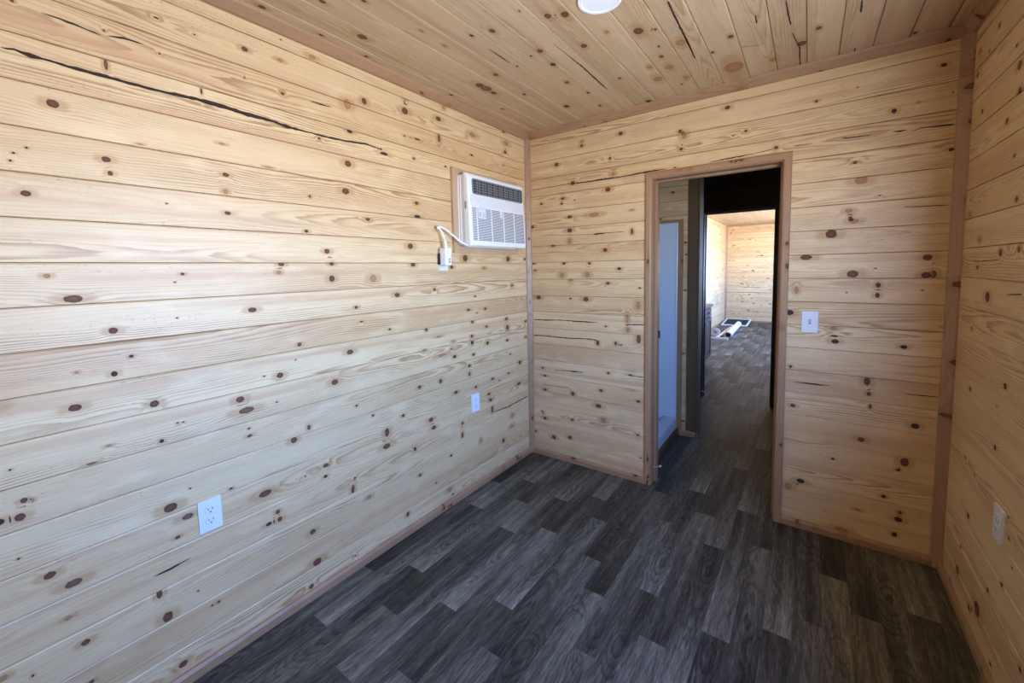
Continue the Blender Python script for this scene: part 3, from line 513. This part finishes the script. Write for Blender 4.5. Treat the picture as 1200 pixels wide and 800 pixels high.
# ---- far room shell
m = MB(); panel(m, (0, 0, 0), (0, 1, 0), (0, 0, 1), (1, 0, 0), Y3 + .11, YE, 0, H, ZS, dens=18, sd=41)
m.build('wall_room_left', WM, kind='structure')
m = MB(); panel(m, (0, YE, 0), (1, 0, 0), (0, 0, 1), (0, -1, 0), 0, W, 0, H, ZS, cracks=[[(0.02, .74, .006), (.6, .735, .011), (1.3, .73, .007)], [(.4, .86, .006), (.75, .855, .01)]], dens=20, sd=42)
backing(m, 1, YE + .006, YE + .1, 0, W, 0, H)
m.build('wall_room_end', WM, kind='structure')
m = MB(); panel(m, (W, 0, 0), (0, 1, 0), (0, 0, 1), (-1, 0, 0), D + .15, YE, 0, H, ZS, WIN2, dens=20, du=.05, nv=4, sd=43)
backing(m, 0, W + .006, W + .045, D + .145, YE + .1, 0, H, WIN2)
m.build('wall_room_right', WM, kind='structure')
m = MB(); panel(m, (0, 0, H), (0, 1, 0), (1, 0, 0), (0, 0, -1), D + .15, YE, 0, W, CS, dens=20, du=.03, nv=5, sd=44)
m.box((-.1, D + .145, H + .006), (W + .1, YE + .1, H + .12), 2)
m.build('ceiling_room', [PINE_C, CRACK, GAPM], kind='structure')
m = MB(); m.prism(ccw(quarter(0, YE, 1, -1, .04)), 2, 0, H, 0, 3, .5); m.build('trim_9', [TRIM], kind='structure')
m = MB(); m.prism(ccw([(YE, H), (YE, H - cr), (YE - cr, H)]), 0, 0, W); m.build('trim_10', [TRIM], kind='structure')
m = MB(); m.prism(base(YE, -1), 0, 0, W); m.build('baseboard_room_end', [TRIM], kind='structure')
m = MB(); m.prism(base(0, 1), 1, 6.45, YE); m.build('baseboard_room_left', [TRIM], kind='structure')

# ---- window openings (outside the picture, the daylight comes through them)
for i, (a, b, c, d) in enumerate([WIN] + WIN2):
    m = MB(); t = .035
    m.box((W - .012, a - t, c - t), (W + .05, a, d + t), axis=2); m.box((W - .012, b, c - t), (W + .05, b + t, d + t), axis=2)
    m.box((W - .012, a, c - t), (W + .05, b, c), axis=1); m.box((W - .012, a, d), (W + .05, b, d + t), axis=1)
    m.build('window_%d' % (i + 1), [TRIM], kind='structure')

m = MB(); m.box((W + .046, YB - .3, 2.25), (W + .50, YE + .3, 2.33), axis=1); m.build('eave_sky_blocker', [GAPM], kind='structure')  # unseen eave, added to keep the high sky off the floor

# ------------------------------------------------------------------ small object helpers (plain meshes)
def mesh_obj(name, V, F, mats, parent=None, mi=None, smooth=False, bevel=0., seg=2):
    me = bpy.data.meshes.new(name); me.from_pydata([tuple(map(float, v)) for v in V], [], F)
    for q in (mats if isinstance(mats, (list, tuple)) else [mats]): me.materials.append(q)
    if mi is not None: me.polygons.foreach_set('material_index', mi)
    bm = bmesh.new(); bm.from_mesh(me); bmesh.ops.recalc_face_normals(bm, faces=bm.faces); bm.to_mesh(me); bm.free()
    if smooth: me.polygons.foreach_set('use_smooth', [True] * len(me.polygons))
    me.update()
    o = bpy.data.objects.new(name, me); COL.objects.link(o); adopt(o, parent)
    if bevel:
        b = o.modifiers.new('edge', 'BEVEL'); b.width = bevel; b.segments = seg; b.limit_method = 'ANGLE'; b.angle_limit = math.radians(35)
    return o

class Frame:
    """local axes: a to the right, b up, h out of the face"""
    def __init__(s, o, a, b):
        s.o = np.array(o, float); s.a = np.array(a, float) / np.linalg.norm(a); s.b = np.array(b, float) / np.linalg.norm(b); s.h = np.cross(s.a, s.b)
    def p(s, a, b, h=0.): return s.o + a * s.a + b * s.b + h * s.h

class SB:
    def __init__(s, fr=None): s.v = []; s.f = []; s.m = []; s.fr = fr
    def prism(s, poly, h0, h1, mi=0, fr=None, inset=0.):
        fr = fr or s.fr; n = len(poly); b = len(s.v)
        cx = sum(p[0] for p in poly) / n; cy = sum(p[1] for p in poly) / n
        for h, k in ((h0, 0.), (h1, inset)):
            for x, y in poly:
                r = math.hypot(x - cx, y - cy) or 1
                s.v.append(fr.p(x - (x - cx) / r * k, y - (y - cy) / r * k, h))
        s.f.append(tuple(b + i for i in range(n))[::-1]); s.f.append(tuple(b + n + i for i in range(n)))
        for i in range(n): s.f.append((b + i, b + (i + 1) % n, b + n + (i + 1) % n, b + n + i))
        s.m += [mi] * (n + 2); return s
    def rect(s, a0, a1, b0, b1, h0, h1, mi=0, fr=None): return s.prism([(a0, b0), (a1, b0), (a1, b1), (a0, b1)], h0, h1, mi, fr)
    def rrect(s, a0, a1, b0, b1, r, h0, h1, mi=0, n=5, inset=0.):
        P = []
        for cx, cy, t0 in ((a1 - r, b1 - r, 0), (a0 + r, b1 - r, 90), (a0 + r, b0 + r, 180), (a1 - r, b0 + r, 270)):
            for i in range(n + 1):
                t = math.radians(t0 + 90 * i / n); P.append((cx + r * math.cos(t), cy + r * math.sin(t)))
        return s.prism(P, h0, h1, mi, None, inset)
    def disc(s, a, b, r, h0, h1, mi=0, n=24, ry=None, inset=0.):
        return s.prism([(a + r * math.cos(2 * math.pi * i / n), b + (ry or r) * math.sin(2 * math.pi * i / n)) for i in range(n)], h0, h1, mi, None, inset)
    def ring(s, outer, inner, h0, h1, mi=0):
        n = len(outer); b = len(s.v)
        for h in (h0, h1):
            for poly in (outer, inner):
                for x, y in poly: s.v.append(s.fr.p(x, y, h))
        def ix(l, k, i): return b + l * 2 * n + k * n + i % n
        for i in range(n):
            s.f += [(ix(1, 0, i), ix(1, 0, i + 1), ix(1, 1, i + 1), ix(1, 1, i)), (ix(0, 0, i), ix(0, 1, i), ix(0, 1, i + 1), ix(0, 0, i + 1)),
                    (ix(0, 0, i), ix(0, 0, i + 1), ix(1, 0, i + 1), ix(1, 0, i)), (ix(0, 1, i), ix(1, 1, i), ix(1, 1, i + 1), ix(0, 1, i + 1))]
            s.m += [mi] * 4
        return s
    def build(s, name, mats, parent=None, **k): return mesh_obj(name, s.v, s.f, mats, parent, s.m, **k)

def rr(a0, a1, b0, b1, r, n=5):
    P = []
    for cx, cy, t0 in ((a1 - r, b1 - r, 0), (a0 + r, b1 - r, 90), (a0 + r, b0 + r, 180), (a1 - r, b0 + r, 270)):
        for i in range(n + 1):
            t = math.radians(t0 + 90 * i / n); P.append((cx + r * math.cos(t), cy + r * math.sin(t)))
    return P

def tube(name, pts, r, mat, parent=None, n=10, smooth=True, cap=True, res=8):
    """swept round tube through control points (Catmull-Rom)"""
    P = [np.array(p, float) for p in pts]; Q = []
    if res > 1 and len(P) > 2:
        E = [2 * P[0] - P[1]] + P + [2 * P[-1] - P[-2]]
        for i in range(1, len(E) - 2):
            for j in range(res):
                t = j / res
                Q.append(.5 * ((2 * E[i]) + (-E[i - 1] + E[i + 1]) * t + (2 * E[i - 1] - 5 * E[i] + 4 * E[i + 1] - E[i + 2]) * t * t + (-E[i - 1] + 3 * E[i] - 3 * E[i + 1] + E[i + 2]) * t ** 3))
        Q.append(P[-1])
    else: Q = P
    V = []; F = []; up = np.array((.13, .31, .94)); m = len(Q)
    rad = r if callable(r) else (lambda t: r)
    for i, q in enumerate(Q):
        d = Q[min(i + 1, m - 1)] - Q[max(i - 1, 0)]; d /= np.linalg.norm(d)
        a = np.cross(d, up); a /= np.linalg.norm(a); b = np.cross(d, a)
        R = rad(i / (m - 1))
        for j in range(n):
            t = 2 * math.pi * j / n; V.append(q + R * (math.cos(t) * a + math.sin(t) * b))
    for i in range(m - 1):
        for j in range(n): F.append((i * n + j, i * n + (j + 1) % n, (i + 1) * n + (j + 1) % n, (i + 1) * n + j))
    if cap: F += [tuple(range(n)), tuple((m - 1) * n + j for j in range(n))]
    return mesh_obj(name, V, F, mat, parent, smooth=smooth)

# ------------------------------------------------------------------ wall plates
def outlet(fr, c, label, group):
    t = empty('wall_outlet', tuple(fr.p(c[0], c[1] - .057, 0)), label, 'outlet', group)
    SB(fr).rrect(c[0] - .036, c[0] + .036, c[1] - .058, c[1] + .058, .004, 0, .0055, 0, 3, .002).build('cover_plate', [PLATE], t)
    for dz in (.0195, -.0195):
        s = SB(fr); y = c[1] + dz
        P = [(c[0] + x, y + z) for x, z in [(-.0105, -.0135), (.0105, -.0135), (.0155, -.007), (.0165, 0), (.0155, .007), (.0105, .0135), (-.0105, .0135), (-.0155, .007), (-.0165, 0), (-.0155, -.007)]]
        s.prism(P, .0045, .0085, 0, None, .0006)
        for dx in (-.0062, .0062): s.rect(c[0] + dx - .0012, c[0] + dx + .0012, y + .0005, y + .0075, .008, .0088, 1)
        s.disc(c[0], y - .0065, .0026, .008, .0088, 1, 10)
        s.build('receptacle', [PLATE, DARK], t)
    SB(fr).disc(c[0], c[1], .003, .005, .0066, 0, 10).build('screw', [OFFW], t)
    return t
FL = Frame((0, 0, 0), (0, 1, 0), (0, 0, 1))       # left wall: a = y, b = z, out = +x
FF = Frame((0, D, 0), (1, 0, 0), (0, 0, 1))       # far wall: out = -y
FR = Frame((W, 0, 0), (0, -1, 0), (0, 0, 1))      # right wall: a = -y
outlet(FL, (.507, .562), 'white duplex outlet low on the left wall, the large one nearest the camera', 'wall outlets')
outlet(FL, (1.953, .567), 'small white duplex outlet low on the left wall near the far corner', 'wall outlets')
outlet(FR, (-1.965, .552), 'white duplex outlet on the shaded right wall, seen at a steep angle', 'wall outlets')
outlet(FL, (1.7075, 1.475), 'white outlet high on the left wall behind the air conditioner plug', 'wall outlets')
outlet(FL, (10.73, .60), 'tiny white outlet in the sunlit far room beside its left corner', 'wall outlets')
# light switch
sw = empty('light_switch', (1.741, D, 1.06), 'white toggle light switch on the far wall right of the doorway', 'switch')
SB(FF).rrect(1.706, 1.777, 1.0615, 1.174, .004, 0, .0055, 0, 3, .002).build('cover_plate', [PLATE], sw)
SB(FF).rect(1.7365, 1.7465, 1.105, 1.131, .005, .0062, 0).build('toggle_slot', [GREY], sw)
mesh_obj('toggle', [FF.p(1.7375, 1.108, .006), FF.p(1.7455, 1.108, .006), FF.p(1.7455, 1.120, .006), FF.p(1.7375, 1.120, .006),
                    FF.p(1.7385, 1.122, .017), FF.p(1.7445, 1.122, .017), FF.p(1.7445, 1.129, .014), FF.p(1.7385, 1.129, .014)],
         [(0, 1, 2, 3), (4, 5, 6, 7), (0, 1, 5, 4), (1, 2, 6, 5), (2, 3, 7, 6), (3, 0, 4, 7)], PLATE, sw, bevel=.0008)
for z in (1.148, 1.0875): SB(FF).disc(1.7415, z, .003, .005, .0064, 0, 10).build('screw', [OFFW], sw)

# ------------------------------------------------------------------ recessed ceiling light
cl = empty('ceiling_light', (1.076, 1.488, H), 'round white flush ceiling light cut by the top edge of the picture', 'ceiling light')
FC = Frame((1.076, 1.488, H), (1, 0, 0), (0, -1, 0))
circ = lambda r, n=48: [(r * math.cos(2 * math.pi * i / n), r * math.sin(2 * math.pi * i / n)) for i in range(n)]
s = SB(FC); s.ring(circ(.081), circ(.066), 0, .007); s.build('trim_ring', [WHITE], cl, bevel=.003, seg=3)
s = SB(FC); s.disc(0, 0, .068, .001, .0050, 0, 48); s.build('lens', [WHITE], cl)

# ------------------------------------------------------------------ air conditioner through the left wall
m = MB(); y0, y1, z0, z1, fw = 1.788, 2.442, 1.522, 2.020, .042
T_ = .018
def mitred(P4, tone):
    V = [(0, *p) for p in P4] + [(T_, *p) for p in P4]
    V = np.array(V); L = np.abs(V[1] - V[0]); ax = int(np.argmax(L))
    g = np.stack([V[:, ax], V[:, 3 - ax], np.full(8, rng.rand())], 1)
    F = [(4, 5, 6, 7), (0, 1, 5, 4), (1, 2, 6, 5), (2, 3, 7, 6), (3, 0, 4, 7)]
    n = np.cross(V[5] - V[4], V[6] - V[5])
    if n[0] < 0: F = [f[::-1] for f in F]
    m.push(V, F, 0, g, None, tone)
mitred([(y0, z0), (y1, z0), (y1 - fw, z0 + fw), (y0 + fw, z0 + fw)], .5)
mitred([(y1, z0), (y1, z1), (y1 - fw, z1 - fw), (y1 - fw, z0 + fw)], .5)
mitred([(y1, z1), (y0, z1), (y0 + fw, z1 - fw), (y1 - fw, z1 - fw)], .6)
mitred([(y0, z1), (y0, z0), (y0 + fw, z0 + fw), (y0 + fw, z1 - fw)], .25)
m.build('trim_11', [FTRIM], kind='structure')

ac = empty('air_conditioner', (.05, 2.115, 1.555), 'white window air conditioner mounted through the left wall near the far corner', 'air conditioner')
ya, yb = 1.831, 2.403
s = SB(Frame((0, 0, 0), (0, 1, 0), (0, 0, 1)))
s.rect(ya + .004, yb - .004, 1.567, 1.982, .001, .066)
for k in range(3): s.rect(ya + .001, ya + .006, 1.575, 1.975, .012 + .018 * k, .020 + .018 * k)
s.rect(ya + .03, yb - .05, 1.557, 1.569, .020, .060)
s.build('body', [WHITE], ac, bevel=.002)
# front bezel: side profile swept along y, leaning back at the top
prof = [(.062, 1.563), (.100, 1.560), (.109, 1.566), (.110, 1.575), (.094, 1.962), (.089, 1.978), (.080, 1.988), (.062, 1.993)]
V = [(x, ya - .003, z) for x, z in prof] + [(x, yb, z) for x, z in prof]; n = len(prof)
F = [tuple(range(n)), tuple(range(n, 2 * n))] + [(i, (i + 1) % n, n + (i + 1) % n, n + i) for i in range(n)]
mesh_obj('front_panel', V, F, WHITE, ac, bevel=.006, seg=3)
fa = Frame((.110, ya - .003, 1.575), (0, 1, 0), (-.016, 0, .387)); wa = yb - ya + .003; hb = .387
s = SB(fa); o_ = rr(.040, wa - .014, .292, .385, .017); i_ = rr(.049, wa - .021, .301, .377, .012)
s.ring(o_, i_, -.002, .0030, 0)
s.rrect(.049, wa - .021, .301, .377, .012, -.004, .0006, 1)
s.build('vent_frame', [GREY, DARK], ac)
s = SB(fa)
nx = 9; a0, a1 = .053, wa - .025
for k in range(1, nx): a = a0 + (a1 - a0) * k / nx; s.rect(a - .0022, a + .0022, .303, .375, .0004, .0034, 0)
for k in range(1, 5): b = .301 + .076 * k / 5; s.rect(.050, wa - .022, b - .0017, b + .0017, .0004, .0026, 0)
for k in range(nx):                                        # tilted vanes behind the louvres
    a = a0 + (a1 - a0) * (k + .5) / nx
    s.rect(a + .004, a + .012, .305, .373, .0004, .0016, 0)
s.build('vent_louvre', [GREY], ac)
s = SB(fa); s.rrect(.020, wa - .004, .222, .287, .006, -.002, .0022, 0, 4, .0012); s.build('control_panel', [PLATE], ac)
s = SB(fa)
PALE = plain('pale_print', (.55, .57, .60), .5)
for a in (.26, .285, .31, .34, .37, .40): SB(fa).rrect(a - .006, a + .006, .252, .2545, .001, .002, .0026, 0, 2).build('button_mark', [PALE], ac)
SB(fa).rect(.075, .105, .256, .2595, .002, .0026, 0).build('badge', [PALE], ac)
s = SB(fa); g0, g1, h0, h1 = .022, wa - .008, .018, .216
s.rect(g0, g1, h0, h1, -.002, .0006, 1)
cols = [g0, g0 + .048, g0 + .185, g0 + .310, g0 + .425, g1]
for c in cols: s.rect(c - .0035, c + .0035, h0, h1, .0003, .0036, 0)
N_ = 25
for k in range(N_ + 1):
    b = h0 + (h1 - h0) * k / N_
    s.rect(g0, g1, b - .0017, b + .0017, .0003, .0032, 0)
s.rect(g0 - .004, g1 + .003, h1 - .001, h1 + .006, .0003, .0036, 0); s.rect(g0 - .004, g1 + .003, h0 - .006, h0 + .001, .0003, .0036, 0)
s.build('intake_grille', [WHITE, plain('grille_shadow_grey', (.10, .11, .12), .6)], ac)
def sticker(a0, a1, b0, b1, lines):
    s = SB(fa); s.rect(a0, a1, b0, b1, .0034, .0040, 0)
    for (x0, x1, z0, z1) in lines: s.rect(x0, x1, z0, z1, .0039, .0043, 1)
    return s.build('sticker', [PLATE, PRINT], ac)
sticker(.082, .152, .152, .222, [(.088, .108, .190 - .004, .190 - .002), (.088, .146, .214, .2155), (.088, .140, .207, .2082)] + [(.089 + .004 * i, .0905 + .004 * i, .164, .186) for i in range(5)] + [(.118, .146, .160 + .006 * i, .1615 + .006 * i) for i in range(5)])
sticker(.292, .318, .172, .214, [])
s = SB(Frame((.080, ya - .0032, 1.80), (1, 0, 0), (0, 0, 1))); s.rrect(-.004, .004, -.022, .022, .003, 0, .0025); s.build('side_latch', [GREY], ac)
# cord and leak-protection plug
tube('power_cord', [(.045, 1.690, 1.548), (.043, 1.686, 1.585), (.040, 1.672, 1.625), (.036, 1.655, 1.652), (.034, 1.642, 1.656), (.034, 1.652, 1.664), (.038, 1.690, 1.655), (.046, 1.742, 1.625), (.062, 1.795, 1.585), (.082, 1.828, 1.566), (.09, 1.85, 1.5635)], .0055, WHITE, ac)
tube('plug_neck', [(.045, 1.690, 1.545), (.0445, 1.689, 1.565), (.043, 1.686, 1.590)], lambda t: .0105 - .004 * t, WHITE, ac, res=4)
FP = Frame((.020, 1.690, 1.4985), (0, 1, 0), (0, 0, 1))
pl = SB(FP).rrect(-.026, .026, -.052, .050, .009, 0, .042, 0, 4, .003).build('plug', [WHITE], ac, bevel=.002)
SB(FP).rrect(-.0285, .022, -.046, .020, .009, -.012, .004, 0, 4).build('plug_base', [BLACK], ac)
s = SB(FP); s.rrect(.002, .016, -.036, -.024, .002, .0415, .0435, 0, 3); s.rrect(.002, .016, -.020, -.010, .002, .0415, .0435, 0, 3); s.build('test_button', [PRINT], ac)

# ------------------------------------------------------------------ spring door stops
def door_stop(p0, p1, label):
    p0, p1 = np.array(p0, float), np.array(p1, float); d = p1 - p0; L = np.linalg.norm(d); d /= L
    t = empty('door_stop', tuple(p0), label, 'door stop', 'spring door stops')
    a = np.cross(d, (0, 0, 1.)); a /= np.linalg.norm(a); b = np.cross(d, a)
    tube('spring', [p0 + d * (L * .82 * i / 72) + .0042 * (math.cos(i * math.pi / 3) * a + math.sin(i * math.pi / 3) * b) for i in range(73)], .0016, STEEL, t, 6, res=1)
    tube('base', [p0 - d * .001, p0 + d * .004], .0085, STEEL, t, 12, res=1, smooth=False)
    tube('tip', [p0 + d * L * .8, p0 + d * L], lambda q: .0065 - .001 * q, OFFW, t, 12, res=1, smooth=False)
    return t
door_stop((.9305, D + .04, .098), (.968, D + .085, .102), 'small spring door stop low on the left jamb of the near doorway')
door_stop((.826, Y3 - .02, .075), (.872, Y3 - .06, .066), 'small spring door stop at the foot of the second doorway down the hall')

# ------------------------------------------------------------------ shower stall beside the hall
sh = empty('shower_stall', (.45, 3.15, 0), 'bluish white moulded shower stall left of the hall behind the doorway', 'shower')
ys0, ys1, xb0 = D + .165, Y2 - .003, .035
# three-sided surround with rounded inner corners
def surround_path(r=.06):
    P = [(.845, ys1 - .020)]
    P += [(xb0 + .015 + r - r * math.sin(t), ys1 - .020 - r + r * math.cos(t)) for t in np.linspace(0, math.pi / 2, 8)]
    P += [(xb0 + .015 + r - r * math.cos(t), ys0 + .015 + r - r * math.sin(t)) for t in np.linspace(0, math.pi / 2, 8)]
    P += [(.845, ys0 + .015)]
    return P
P = surround_path(); V = []; F = []; n = len(P)
Q = [(.845, ys1)] + [(xb0, ys1)] * 8 + [(xb0, ys0)] * 8 + [(.845, ys0)]
for z in (.06, 1.77):
    V += [(x, y, z) for x, y in P]; V += [(x, y, z) for x, y in Q]
for i in range(n - 1):
    F.append((i, i + 1, 2 * n + i + 1, 2 * n + i)); F.append((2 * n + i, 2 * n + i + 1, 3 * n + i + 1, 3 * n + i)); 
F += [(0, 2 * n, 3 * n, n), (n - 1, 3 * n - 1, 4 * n - 1, 2 * n - 1)]
mesh_obj('surround', V, F, GELCOAT, sh, smooth=False)
# front flange
s = SB(Frame((0, 0, 0), (0, 1, 0), (0, 0, 1))); s.rrect(ys1 - .026, ys1 - .002, .06, 1.77, .004, .838, .850); s.build('flange', [GELCOAT], sh, bevel=.003)
# pan with threshold
pp = [(xb0, .0), (.856, .0), (.850, .135), (.838, .150), (.760, .150), (.742, .140), (.725, .075), (xb0, .065)]
V = [(x, ys0, z) for x, z in pp] + [(x, ys1 - .003, z) for x, z in pp]; n = len(pp)
F = [tuple(range(n)), tuple(range(n, 2 * n))] + [(i, (i + 1) % n, n + (i + 1) % n, n + i) for i in range(n)]
mesh_obj('pan', V, F, GELCOAT, sh, bevel=.006, seg=2)
s = SB(Frame((.40, 3.15, .066), (1, 0, 0), (0, 1, 0))); s.disc(0, 0, .045, 0, .004, 0, 24); s.build('drain', [STEEL], sh)

# ------------------------------------------------------------------ kitchen base cabinet seen through the second doorway
cb = empty('kitchen_cabinet', (.3, 6.1, 0), 'brown wooden kitchen base cabinet against the left wall of the far room', 'cabinet')
ca, cbk = 5.0, 6.42
m = MB(); m.box((.004, ca, .10), (.580, cbk, .83), 0, axis=2); m.box((.004, ca, 0), (.52, cbk, .10), 0, axis=1); m.build('carcass', [CAB], cb)
m = MB(); m.box((.004, ca, .832), (.615, cbk + .015, .866), 0, axis=1); m.build('countertop', [TOP], cb)
nu = 3; wdt = (cbk - ca) / nu
for k in range(nu):
    a, b = ca + wdt * k + .012, ca + wdt * (k + 1) - .012
    m = MB(); m.box((.580, a, .70), (.598, b, .815), 0, axis=1); dr = m.build('drawer', [CAB], cb)
    tube('knob', [(.597, (a + b) / 2, .757), (.612, (a + b) / 2, .757), (.622, (a + b) / 2, .757)], lambda t: .006 + .008 * t, STEEL, dr, 10, res=1)
    m = MB(); r = .055
    m.box((.580, a, .125), (.600, a + r, .685), 0); m.box((.580, b - r, .125), (.600, b, .685), 0)
    m.box((.580, a + r, .125), (.600, b - r, .125 + r), 0, axis=1); m.box((.580, a + r, .685 - r), (.600, b - r, .685), 0, axis=1)
    m.box((.580, a + r, .125 + r), (.590, b - r, .685 - r), 0, axis=2); m.box((.588, a + r + .03, .155 + r), (.597, b - r - .03, .655 - r), 0, axis=2)
    dd = m.build('door', [CAB], cb)
    tube('knob', [(.599, a + .03, .62), (.614, a + .03, .62), (.624, a + .03, .62)], lambda t: .006 + .008 * t, STEEL, dd, 10, res=1)

# ------------------------------------------------------------------ leftovers on the far room floor
sr = empty('window_screen', (.32, 11.1, 0), 'black window screen in a white frame leaning flat by the far end wall', 'window screen')
FS = Frame((.05, 10.70, .003), (1, 0, 0), (0, .80, .055))
L_ = .80
s = SB(FS); s.ring([(0, 0), (.55, 0), (.55, L_), (0, L_)], [(.035, .05), (.515, .05), (.515, L_ - .02), (.035, L_ - .02)], 0, .018); s.build('frame', [WHITE], sr)
s = SB(FS); s.rect(.03, .52, .04, L_ - .015, .006, .009); s.build('mesh_screen', [MESHB], sr)
tb = empty('plastic_tube', (.46, 9.9, 0), 'thick white plastic tube lying on the far room floor', 'tube', 'leftover lengths on the floor')
V = []; F = []; n = 20; A = np.array((.475, 8.80, .062)); B = np.array((.432, 10.62, .062)); dr_ = (B - A) / np.linalg.norm(B - A); ax_ = np.cross(dr_, (0, 0, 1.)); up_ = np.cross(ax_, dr_)
for P_, R_ in ((A, .060), (B, .060), (B, .052), (A, .052)):
    for j in range(n): t = 2 * math.pi * j / n; V.append(P_ + R_ * (math.cos(t) * ax_ + math.sin(t) * up_))
for k in range(4):
    for j in range(n): F.append((k * n + j, k * n + (j + 1) % n, ((k + 1) % 4) * n + (j + 1) % n, ((k + 1) % 4) * n + j))
tag(mesh_obj('pipe', V, F, WHITE, tb, smooth=False), None)
s = SB(Frame((.475, 8.79, .062), (1, 0, 0), (0, 0, 1))); s.ring(circ(.063, 24), circ(.051, 24), -.06, .004); s.build('coupling', [BEIGE], tb)
ts = SB(Frame((.265, 8.78, 0), (1, 0, 0), (.03, 1.75, 0)))
ts.rect(0, .055, 0, 1.75, .0, .022); ts.rect(.018, .037, 0, 1.75, .022, .030)
tag(ts.build('trim_strip', [WHITE]), 'thin white trim strip lying beside the thick white tube on the far room floor', 'trim strip', 'leftover lengths on the floor')
bs = SB(Frame((-.02, 8.56, 0), (1, 0, 0), (0, 1, 0)))
bs.rect(.04, .53, 0, .11, 0, .028); bs.rect(.04, .53, .03, .08, .028, .036)
tag(bs.build('board_offcut', [BEIGE]), 'short beige board offcut lying crosswise in front of the white tube', 'board offcut')
rl = empty('tape_roll', (.225, 8.95, 0), 'pale roll of tape standing on the floor beside the kitchen cabinet', 'roll')
FT = Frame((.225, 8.93, .085), (1, 0, 0), (0, 0, 1))
SB(FT).ring(circ(.085, 28), circ(.045, 28), -.05, 0).build('tape', [BEIGE], rl)
SB(FT).ring(circ(.046, 28), circ(.040, 28), -.052, .002).build('core', [BEIGE], rl)
tb2 = SB(Frame((.10, 8.98, .055), (1, 0, 0), (0, 0, 1))); tb2.ring(circ(.055, 24), circ(.028, 24), -.04, 0)
tag(tb2.build('tape_roll', [BEIGE]), 'smaller beige roll lying half behind the kitchen cabinet', 'roll')

# ------------------------------------------------------------------ daylight
w = bpy.data.worlds.new('daylight'); sc.world = w; w.use_nodes = True
t = w.node_tree; t.nodes.clear()
out = t.nodes.new('ShaderNodeOutputWorld'); bg = t.nodes.new('ShaderNodeBackground'); t.links.new(bg.outputs[0], out.inputs[0])
tc = t.nodes.new('ShaderNodeTexCoord'); sp = t.nodes.new('ShaderNodeSeparateXYZ'); t.links.new(tc.outputs['Generated'], sp.inputs[0])
mr = t.nodes.new('ShaderNodeMapRange'); mr.inputs['From Min'].default_value = -1; mr.inputs['From Max'].default_value = 1; t.links.new(sp.outputs[2], mr.inputs['Value'])
cr_ = t.nodes.new('ShaderNodeValToRGB'); e = cr_.color_ramp.elements
stops = SKY
while len(e) < len(stops): e.new(.5)
for i, (p, c) in enumerate(stops): e[i].position = p; e[i].color = (*c, 1)
t.links.new(mr.outputs[0], cr_.inputs[0]); t.links.new(cr_.outputs[0], bg.inputs[0]); bg.inputs[1].default_value = STRENGTH

for (a, b, c, d) in [WIN] + WIN2:
    l = bpy.data.lights.new('window_portal', 'AREA'); l.shape = 'RECTANGLE'; l.size = b - a; l.size_y = d - c; l.cycles.is_portal = True
    o = bpy.data.objects.new('window_portal', l); COL.objects.link(o)
    o.location = (W + .052, (a + b) / 2, (c + d) / 2)
    o.rotation_euler = Matrix(((0, 0, 1), (1, 0, 0), (0, 1, 0))).to_euler()   # light shines along -x

# ------------------------------------------------------------------ camera
yaw, pitch, roll, f, px, py = .6187045, -.0790227, -.0198761, 482.7313, 605.555, 353.5039
fw_ = Vector((-math.sin(yaw) * math.cos(pitch), math.cos(yaw) * math.cos(pitch), math.sin(pitch)))
r_ = fw_.cross(Vector((0, 0, 1))).normalized(); u_ = r_.cross(fw_)
c_, s_ = math.cos(roll), math.sin(roll)
R_ = c_ * r_ + s_ * u_; U_ = -s_ * r_ + c_ * u_
cam = bpy.data.cameras.new('camera'); co = bpy.data.objects.new('camera', cam); COL.objects.link(co)
co.matrix_world = Matrix(((R_.x, U_.x, -fw_.x, 1.73441), (R_.y, U_.y, -fw_.y, 0), (R_.z, U_.z, -fw_.z, 1.41894), (0, 0, 0, 1)))
cam.sensor_fit = 'HORIZONTAL'; cam.sensor_width = 36; cam.lens = f / 1200 * 36
cam.shift_x = (600 - px) / 1200; cam.shift_y = (py - 400) / 1200
cam.clip_start = .02; cam.clip_end = 100
sc.camera = co
vs = sc.view_settings
sc.display_settings.display_device = 'sRGB'
vs.view_transform = 'Standard'; vs.look = 'None'; vs.gamma = 1; vs.use_curve_mapping = False
vs.exposure = EXPOSURE
sc.cycles.max_bounces = 14; sc.cycles.diffuse_bounces = 8; sc.cycles.glossy_bounces = 4
sc.cycles.use_denoising = True
sc.cycles.sample_clamp_indirect = 10
